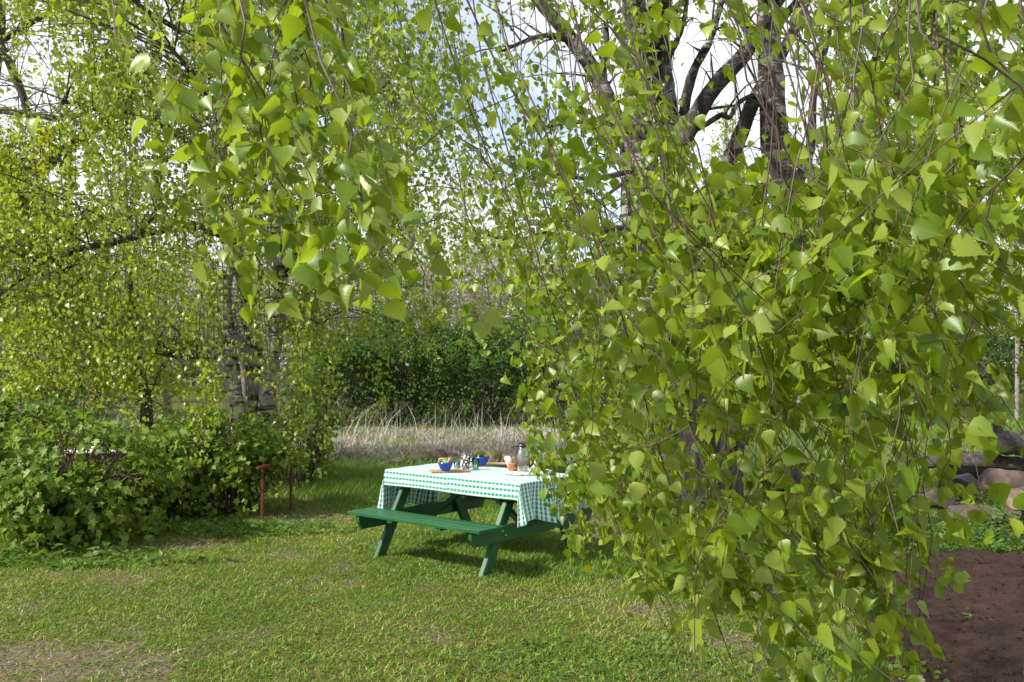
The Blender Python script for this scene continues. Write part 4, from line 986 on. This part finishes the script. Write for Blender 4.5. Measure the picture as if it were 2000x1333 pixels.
# strands dropping in front of the bushes
s0 = []
for k in range(34):
    a = pt([rb.uniform(380, 430), rb.uniform(470, 540), rb.uniform(560, 640)][k % 3], rb.uniform(480, 700), rb.uniform(10.2, 11.6)); s0.append(a)
for k in range(48):
    s0.append(pt(rb.uniform(60, 430), rb.uniform(200, 600), rb.uniform(9.8, 12.2)))
s0 = np.array(s0); polys, LP = strands_from(rb, s0, rb.uniform(.9, 2.2, len(s0)), .08, 60, .05)
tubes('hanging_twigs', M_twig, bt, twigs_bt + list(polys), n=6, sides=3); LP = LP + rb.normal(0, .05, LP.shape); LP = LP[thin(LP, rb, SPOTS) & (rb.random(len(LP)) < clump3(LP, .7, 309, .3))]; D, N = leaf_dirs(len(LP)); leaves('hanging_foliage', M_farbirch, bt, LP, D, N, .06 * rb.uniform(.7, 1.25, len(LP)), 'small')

base = pt(-60, YH, 15.5); base[2] = 0
mp_ = thing('maple_tree', 'spreading maple with yellow green new leaves at the left edge', 'tree', tuple(base))
T2 = [[(-60, 707 + F * H / 15.5 + 4, 15.5, 80), (-50, 780, 15.5, 60), (-40, 600, 15.5, 50), (-30, 400, 15.5, 46), (20, 330, 15.4, 34), (90, 320, 15.3, 26), (170, 260, 15, 16), (260, 200, 14.5, 8)],
      [(-30, 420, 15.5, 40), (-30, 250, 15.5, 30), (0, 60, 15.4, 22), (-10, -100, 15.4, 12)]]
tubes('trunk', M_limb, mp_, [px_limb(t_) for t_ in T2[:1]], n=30, sides=12, rough=.2)
L2 = [T2[1], [(-20, 40, 15.2, 10), (20, 130, 15, 16), (45, 190, 15, 15), (60, 235, 15, 13), (110, 300, 15, 10), (150, 370, 15, 6)], [(-10, 215, 15.2, 14), (60, 225, 15, 12), (140, 230, 14.8, 9), (230, 190, 14.6, 5)],
      [(-30, 330, 15.2, 20), (60, 400, 14.8, 14), (160, 430, 14.6, 9), (250, 420, 14.4, 5)], [(-40, 560, 15.3, 22), (60, 600, 15, 14), (170, 640, 14.6, 9), (280, 640, 14.2, 5)], [(-45, 660, 15.3, 20), (80, 700, 14.8, 12), (190, 720, 14.4, 7)],
      [(0, 80, 15.3, 14), (110, 20, 15, 10), (250, -20, 14.6, 6)], [(-30, 450, 15.3, 20), (60, 480, 14, 14), (120, 500, 13, 8)], [(290, 860, 15, 26), (285, 780, 15, 22), (270, 700, 14.9, 16), (255, 560, 14.8, 10), (250, 420, 14.7, 6)]]
L2p = [px_limb(l_) for l_ in L2]
tubes('limbs', M_limb, mp_, L2p, n=14, sides=8, rough=.3)
LB = np.concatenate([resample(p, r_, 24)[0][3:] for p, r_ in L2p] + [resample(*px_limb(T2[0]), 40)[0][18:]])
sec = []; segs = []
for k in range(420):
    s_ = LB[rb.integers(len(LB))]; e_ = s_ + rb.normal(0, .62, 3) + [.1, -.15, .15]; sec.append(([s_, (s_ + e_) / 2 + [0, 0, .06], e_], [.012, .008, .003])); segs.append((s_, e_))
    for j in range(3):
        b0 = s_ + (e_ - s_) * rb.uniform(.3, 1); c0 = b0 + rb.normal(0, .26, 3); sec.append(([b0, (b0 + c0) / 2, c0], [.005, .0035, .002])); segs.append((b0, c0)); segs.append((b0, c0))
tubes('branches', M_limb, mp_, sec, n=4, sides=4)
S0 = np.array([a for a, b in segs]); S1 = np.array([b for a, b in segs]); n = 34000; ii = rb.integers(0, len(segs), n); f = rb.random((n, 1)) ** .6
P = S0[ii] * (1 - f) + S1[ii] * f + rb.normal(0, .05, (n, 3)); P = P[thin(P, rb, SPOTS) & (rb.random(n) < clump3(P, .8, 305, .27))]; n = len(P); D, N = leaf_dirs(n, .3, (.1, 0, 0), .7); N += [0, 0, .6]
leaves('crown', M_maple, mp_, P, D, N, .08 * rb.uniform(.5, 1.2, n), 'small')

# ------------------------------------------------------------ the big weeping birch
rw = np.random.default_rng(202)
DB = 11.2
base = gpt(1340, 707 + F * H / DB); 
big = thing('weeping_birch_tree', 'huge many stemmed birch whose twigs hang round the table', 'tree', tuple(base))
zb = 707 + F * H / DB + 6
stems = [[(1335, zb, DB, 190), (1335, 960, DB, 150), (1335, 900, DB, 132), (1330, 800, DB, 122), (1310, 700, DB, 112), (1280, 600, DB, 92), (1262, 500, DB, 80), (1250, 400, DB, 74), (1245, 300, DB, 68), (1245, 200, DB, 56), (1240, 80, DB, 50), (1235, -60, DB, 42), (1225, -400, DB, 26), (1240, -800, DB, 12)],
         [(1365, zb, DB + .1, 150), (1385, 860, DB + .1, 130), (1420, 740, DB + .1, 112), (1480, 640, DB, 96), (1530, 520, DB, 84), (1540, 420, DB, 66), (1515, 300, DB, 56), (1505, 160, DB, 48), (1500, 0, DB, 42), (1510, -300, DB, 34), (1490, -700, DB, 14)],
         [(1300, 640, DB + .2, 80), (1315, 480, DB + .2, 64), (1320, 360, DB + .2, 54), (1300, 220, DB + .2, 46), (1285, 60, DB + .3, 40), (1280, -200, DB + .3, 26), (1290, -600, DB + .3, 10)]]
for s_ in stems: tubes('trunk', M_bark, big, [px_limb(s_)], n=60, sides=20, rough=.14)
BL = [[(1248, 330, DB, 52), (1205, 240, DB, 48), (1165, 150, DB, 42), (1110, 70, DB, 38), (1050, 0, DB - .1, 32), (960, -120, DB - .3, 20), (880, -220, DB - .6, 10)],
      [(1310, 330, DB + .1, 50), (1350, 240, DB, 48), (1400, 165, DB, 46), (1450, 110, DB, 42), (1490, 50, DB - .1, 36), (1560, -60, DB - .2, 26), (1660, -200, DB - .5, 12)],
      [(1380, 500, DB + .15, 46), (1410, 350, DB + .1, 44), (1440, 280, DB + .1, 42), (1475, 190, DB + .1, 38), (1540, 80, DB, 30), (1600, -60, DB - .1, 18)],
      [(1330, 250, DB + .2, 30), (1350, 150, DB + .1, 26), (1385, 80, DB, 22), (1410, 0, DB, 16), (1450, -140, DB - .2, 8)],
      [(1360, 255, DB, 12), (1385, 240, DB - .1, 15), (1410, 225, DB - .15, 16), (1425, 230, DB - .15, 13), (1445, 200, DB - .1, 12), (1480, 185, DB, 14), (1510, 200, DB, 16)],
      [(1535, 440, DB, 54), (1590, 400, DB - .1, 46), (1640, 330, DB - .3, 40), (1680, 200, DB - .6, 30), (1740, 40, DB - 1, 20), (1820, -120, DB - 1.6, 10)],
      [(1535, 450, DB, 44), (1600, 400, DB, 36), (1650, 385, DB - .2, 30), (1760, 390, DB - .4, 22), (1860, 360, DB - .8, 14), (1960, 300, DB - 1.2, 8)],
      [(1290, 460, DB, 34), (1220, 448, DB - .2, 24), (1150, 452, DB - .4, 18), (1090, 445, DB - .6, 13), (1000, 470, DB - .9, 9), (900, 440, DB - 1.2, 6)],
      [(1270, 540, DB, 30), (1215, 510, DB - .2, 22), (1180, 470, DB - .3, 15), (1140, 430, DB - .5, 10)],
      [(1245, 245, DB, 22), (1180, 240, DB - .2, 14), (1110, 240, DB - .5, 10), (1030, 260, DB - .8, 7)],
      [(1260, 600, DB, 22), (1340, 560, DB - .8, 14), (1260, 370, DB - 2, 8)], 
      [(1245, 330, DB, 20), (1160, 350, DB - 1.2, 13), (1060, 340, DB - 2.2, 9), (960, 380, DB - 3.0, 5)], [(1270, 320, DB - .4, 13), (1200, 370, DB - 1.4, 10), (1130, 430, DB - 2.4, 7), (1060, 480, DB - 3, 4)],
      [(1450, 690, DB, 34), (1540, 650, DB - .4, 22), (1640, 640, DB - .9, 12)]]
BL = [[(a, b, d, w * .72) for a, b, d, w in l_] for l_ in BL]
BL += [[(1250, 120, DB, 20), (1320, 20, DB, 14), (1380, -80, DB, 8)], [(1500, 120, DB, 24), (1440, 30, DB, 16), (1400, -60, DB, 10)], [(1505, 60, DB, 20), (1580, -20, DB, 14), (1650, -90, DB, 8)], [(1290, 140, DB + .2, 16), (1330, 60, DB + .1, 11), (1345, -20, DB, 7)],
       [(1205, 240, DB, 18), (1180, 150, DB + .1, 13), (1185, 60, DB + .1, 9), (1165, -40, DB, 6)], [(1120, 80, DB, 16), (1060, 70, DB - .2, 10), (980, 100, DB - .5, 6)], [(1540, 400, DB, 26), (1580, 300, DB, 20), (1590, 180, DB - .1, 15), (1620, 60, DB - .2, 11), (1640, -60, DB - .3, 7)]]
BLp = [px_limb(l_) for l_ in BL]
fb_ = []
for k in range(150):
    p_l, r_l = BLp[k % len(BLp)]; q_l, rr_l = resample(p_l, r_l, 20); i0 = rw.integers(5, 20); b0 = q_l[i0]; dv = nrm(rw.normal(0, 1, 3) * [1, .8, .7] + [0, -.2, .5]) * rw.uniform(.4, 1.5)
    m0 = b0 + dv * .5 + rw.normal(0, .06, 3); e0 = b0 + dv + np.array([0, 0, -.25 * np.linalg.norm(dv)]); fb_.append(([b0, m0, e0], [min(.018, rr_l[i0] * .5), .009, .003]))
    for j in range(2):
        e1 = m0 + nrm(rw.normal(0, 1, 3)) * rw.uniform(.2, .6) - [0, 0, .12]; fb_.append(([m0, (m0 + e1) / 2 + [0, 0, .05], e1], [.006, .004, .002]))
tubes('branches', M_limb, big, fb_, n=7, sides=5)
tubes('limbs', M_bark, big, BLp[:7], n=26, sides=12, rough=.22)
tubes('limbs', M_limb, big, BLp[7:], n=20, sides=8, rough=.3)
# boughs that spread above the view towards the camera (world coordinates)
t0 = pt(1240, -60, DB); t1 = pt(1500, 0, DB); t2 = pt(1285, 60, DB + .3)
def bough(s_, pts, r0=.09): return ([s_] + [np.array(p, float) for p in pts], list(np.linspace(r0, .014, len(pts) + 1)))
boughs = [bough(t0, [(.7, 9.0, 5.9), (-.1, 6.5, 5.6), (-.9, 4.0, 4.6), (-1.1, 2.2, 3.4), (-.95, 1.4, 2.9)]), bough(t0, [(.2, 9.5, 6.0), (-1.2, 7.8, 5.6), (-2.2, 6.2, 4.8), (-2.7, 5.0, 4.2)]), bough(t0, [(.9, 9.2, 5.7), (.4, 7.2, 5.2), (-.3, 5.8, 4.5), (-.6, 4.6, 4.0)]),
          bough(t2, [(1.6, 8.8, 5.9), (1.0, 6.6, 5.4), (.7, 4.6, 4.5), (.4, 3.4, 3.9)]), bough(t1, [(2.6, 8.8, 5.9), (1.9, 6.4, 5.4), (1.4, 4.2, 4.5), (.9, 2.8, 3.6)]), bough(t1, [(3.0, 8.2, 6.0), (2.6, 5.6, 5.3), (1.9, 3.4, 4.1), (1.3, 2.0, 3.2), (1.0, 1.4, 2.8)]),
          bough(t1, [(3.6, 8.4, 5.9), (3.3, 5.8, 5.1), (2.4, 3.8, 4.2), (1.8, 2.6, 3.5)]), bough(t0, [(.1, 9.8, 6.4), (-1.4, 8.6, 6.2), (-2.6, 7.6, 5.4)]), bough(t2, [(1.2, 9.6, 6.4), (-.2, 8.4, 6.0), (-1.0, 7.0, 5.0)])]
tubes('boughs', M_bark, big, boughs, n=24, sides=8, rough=.2)
BP = np.concatenate([resample(p, r_, 60)[0][6:] for p, r_ in boughs] + [resample(p, r_, 30)[0][8:] for p, r_ in BLp])

# hanging twigs of the curtain: (x range at the top, x shift, depth range, end-y range, count, leaves per metre)
# how thickly the leaves hang, by 100 pixel cells of the photograph (0 bare ... 9 thick)
DENS = """04999998522654348999
04999998632543225889
03899998533443223899
00489998554355555899
00057997444557889899
00005796355557888889
00000298034567788899
00000003005766767888
00000000007864466665
00000000007885467655
00000000005788889743
00000000000277999631
00000000000024699841"""
DG = np.array([[int(c) for c in r] for r in DENS.split()], float) / 9
EXT = [(1335, 130, 60, 85, .93), (1400, 250, 75, 65, .98), (1450, 160, 55, 80, .9), (1020, 60, 60, 60, .85), (935, 40, 35, 60, .7), (1205, 390, 45, 60, .85), (1180, 180, 40, 50, .7), (1110, 110, 40, 40, .6), (1530, 330, 40, 80, .6), (1350, 900, 50, 90, .6), (1310, 740, 40, 50, .3), (1545, 870, 50, 70, .8), (1820, 860, 60, 45, .4), (1245, 320, 32, 120, .65), (1255, 520, 30, 70, .5), (1500, 200, 25, 140, .5), (1150, 90, 40, 60, .5)]
def keepf(P, r, extra=1.0, pw=1.5, twig=False):
    x, y = project(P)
    gx_ = np.clip(x / 100 - .5, 0, 18.999); gy_ = np.clip(y / 100 - .5, 0, 11.999); xi = gx_.astype(int); yi = gy_.astype(int); fx = gx_ - xi; fy = gy_ - yi
    pr = (DG[yi, xi] * (1 - fx) + DG[yi, xi + 1] * fx) * (1 - fy) + (DG[yi + 1, xi] * (1 - fx) + DG[yi + 1, xi + 1] * fx) * fy
    pr = pr ** pw
    for cx, cy_, rx, ry, s_ in EXT: pr *= 1 - s_ * np.exp(-(((x - cx) / rx) ** 2 + ((y - cy_) / ry) ** 2) ** 2 * .7)
    edge = np.interp(y, [0, 420, 640, 760, 900, 1000, 1100, 1180, 1333], [200, 500, 860, 1000, 1035, 1075, 1100, 1160, 1170])
    pr = np.where((x < edge) & (y > 600), 0, pr)
    if twig: return pr
    return r.random(len(P)) < pr * extra
TWIGS = []
def curtain(r, zones, name_leaf, name_twig, mat, kind, size, drift_px=.28, uv=False, twr=1.0, dens=.75):
    polys = []; LP = []; LD = []
    for (xa, xb, da_, db_, ya, yb, cnt, lpm) in zones:
        for k in range(int(cnt * .66)):
            x1 = r.uniform(xa, xb); d = r.uniform(da_, db_); y1 = r.uniform(ya, yb)
            dr = drift_px * r.uniform(-.3, 2.0); y0 = -90
            x0 = x1 - dr * (y1 - y0) * .8
            A_ = pt(x0, y0, d + r.uniform(-.15, .35)); E_ = pt(x1, y1, d); 
            near = BP[np.argmin(((BP - A_) ** 2).sum(1) + 0 * (BP[:, 2] < A_[2]))]
            n = 12; t = np.linspace(0, 1, n)[:, None]
            M_ = A_ * (1 - t) + E_ * t; hv = E_ - A_
            M_ = M_ - np.array([1, 0, 0]) * (t * (1 - t)) * (hv[0]) * .5
            wob = np.cumsum(np.cumsum(r.normal(0, .011 * d ** .5, (n, 3)), 0) * .55, 0); wob -= t * wob[-1] * .6; wob[:, 2] *= .3
            zig = r.normal(0, .012, (n, 3)); zig[:, 2] *= .4; M_ = M_ + wob * (t > 0) + zig
            top = [near, near * .5 + A_ * .5 + np.array([0, 0, .12])]
            if r.random() < .35: M_[:, 0] += .05 * np.sin(t[:, 0] * r.uniform(4, 9) + r.random() * 6)
            full = np.concatenate([top, M_])
            polys.append((full, np.concatenate([[.009, .006], np.linspace(.0026, .001, n)]) * twr))
            segs = [(M_, lpm)]
            L_ = np.linalg.norm(hv)
            for j in range(int(L_ * 4.2) + 3):
                i0 = r.integers(1, n - 1); b0 = M_[i0]; sl_ = r.uniform(.16, .72)
                dv = np.array([r.normal(.12, .42), r.normal(0, .4), -.7 + r.normal(0, .25)]); tt = np.linspace(0, 1, 5)[:, None]
                Sx = b0 + tt * dv * sl_ + np.cumsum(r.normal(0, .012, (5, 3)), 0) * (tt > 0); Sx[:, 0] += (tt[:, 0] ** .6) * r.normal(0, .05)
                if r.random() < clump3(Sx[2:3], .38, 400, .27, .2)[0]: polys.append((Sx, np.linspace(.0013, .0007, 5) * twr))
                segs.append((Sx, lpm * 1.25))
            for Sx, lp in segs:
                sl_ = np.linalg.norm(np.diff(Sx, axis=0), axis=1).sum(); kk = max(2, int(sl_ * lp)); u = np.sort(r.random(kk) * .97 + .03) * (len(Sx) - 1); i = np.minimum(u.astype(int), len(Sx) - 2); f = (u - i)[:, None]
                B0 = Sx[i] * (1 - f) + Sx[i + 1] * f; od = nrm(r.normal(0, 1, (kk, 3)) * [1, 1, .35] + [.25, 0, -.25])
                LP.append(B0 + od * .018); LD.append(od * .55)
    LP = np.concatenate(LP); LD = np.concatenate(LD); k = keepf(LP, r, dens) & (LP[:, 2] > .03) & (r.random(len(LP)) < clump3(LP, .38, 400, .27, .2)); LP, LD = LP[k], LD[k]
    # drop twigs where the curtain is open
    good = []
    for p, q_ in polys:
        p = np.asarray(p); x, y = project(p[-1:])
        mid = project(p[len(p) // 2:len(p) // 2 + 1])
        q2 = keepf(p[len(p) // 3:], r, 1, .8, True); xx, yy = project(p)
        q2 = q2[(yy[len(p) // 3:] > 0)]
        if (len(q2) == 0 or (q2.min() > .12 * r.random() and q2.mean() > .36 + .42 * r.random())) and p[:, 2].min() > .02: good.append((p, q_))
    px_, _py = project(LP); sz_ = size * r.uniform(.62, 1.18, len(LP)) * np.where(px_ < 820, .86, np.interp(px_, [1000, 1300], [.8, 1]))
    n = len(LP); D = LD + np.array([.2, 0, -.6]) + r.normal(0, .32, (n, 3))
    N = r.normal(0, 1, (n, 3)) * [1, 1, .6] + [-.3, -.55, .25]
    leaves(name_leaf, mat, big, LP, D, N, sz_, kind, uv=uv, nvar=6, smooth=(kind == 'birch'))
    TWIGS.extend(good)
    print(name_leaf, n, len(good))
# columns: xa xb  depth a b  end-y a b  count leaves/m
HF = ('hanging_foliage', 'hanging_twigs')
curtain(rw, [(560, 960, 5.8, 8.5, 200, 600, 46, 34), (640, 900, 5.5, 8, 420, 650, 16, 32), (850, 1120, 5.0, 7.5, 250, 560, 40, 36)], *HF, M_birch, 'birch_mid', .046, .22, dens=.72)
curtain(rw, [(1580, 2150, 3.5, 8.0, 150, 620, 72, 40), (1050, 1500, 5.0, 8, 450, 760, 24, 34)], *HF, M_birch, 'birch_mid', .048, .22, dens=.9)
curtain(rw, [(900, 1080, 4.2, 5.6, 480, 800, 18, 38), (1040, 1220, 3.6, 5.2, 560, 1000, 28, 40), (1060, 1260, 3.4, 4.6, 850, 1120, 36, 44), (1180, 1420, 3.2, 5.0, 300, 800, 16, 36)], *HF, M_birch, 'birch_mid', .046, .25, dens=.85)
curtain(rw, [(1180, 1420, 2.7, 3.6, 850, 1230, 21, 42), (1330, 1620, 2.3, 3.4, 500, 1330, 16, 40), (1450, 1800, 2.0, 3.0, 500, 1450, 21, 40), (1350, 1780, 2.0, 2.8, 1000, 1480, 20, 44)], *HF, M_near, 'birch', .05, .34, uv=True, dens=.95)
# nearest twigs at the right, and the spray that hangs close to the camera at upper left
curtain(rw, [(1650, 2150, 1.4, 2.2, 350, 900, 20, 38), (1580, 1900, 1.6, 2.4, 900, 1480, 20, 42), (1900, 2250, 1.35, 1.8, 400, 850, 11, 36),
             (350, 540, 1.5, 2.2, 130, 380, 10, 34), (520, 630, 1.45, 1.8, 350, 520, 6, 36), (640, 715, 1.35, 1.6, 540, 590, 4, 44)], *HF, M_near, 'birch', .049, .4, uv=True, dens=.88)
tubes('hanging_twigs', M_twig, big, TWIGS, n=12, sides=5)
# small leaves of the upper crown round the limbs
n = 14000; ii = rw.integers(0, len(BP), n); P = BP[ii] + rw.normal(0, 1, (n, 3)) * [.7, .9, .5] + [0, 0, -.1]
P = P[(P[:, 1] > 6)]; k = keepf(P, rw, .8, 2.0) & (rw.random(len(P)) < clump3(P, .6, 410, .35)); P = P[k]; D, N = leaf_dirs(len(P)); leaves('crown', M_birch, big, P, D, N, .052 * rw.uniform(.65, 1.2, len(P)), 'birch_mid')
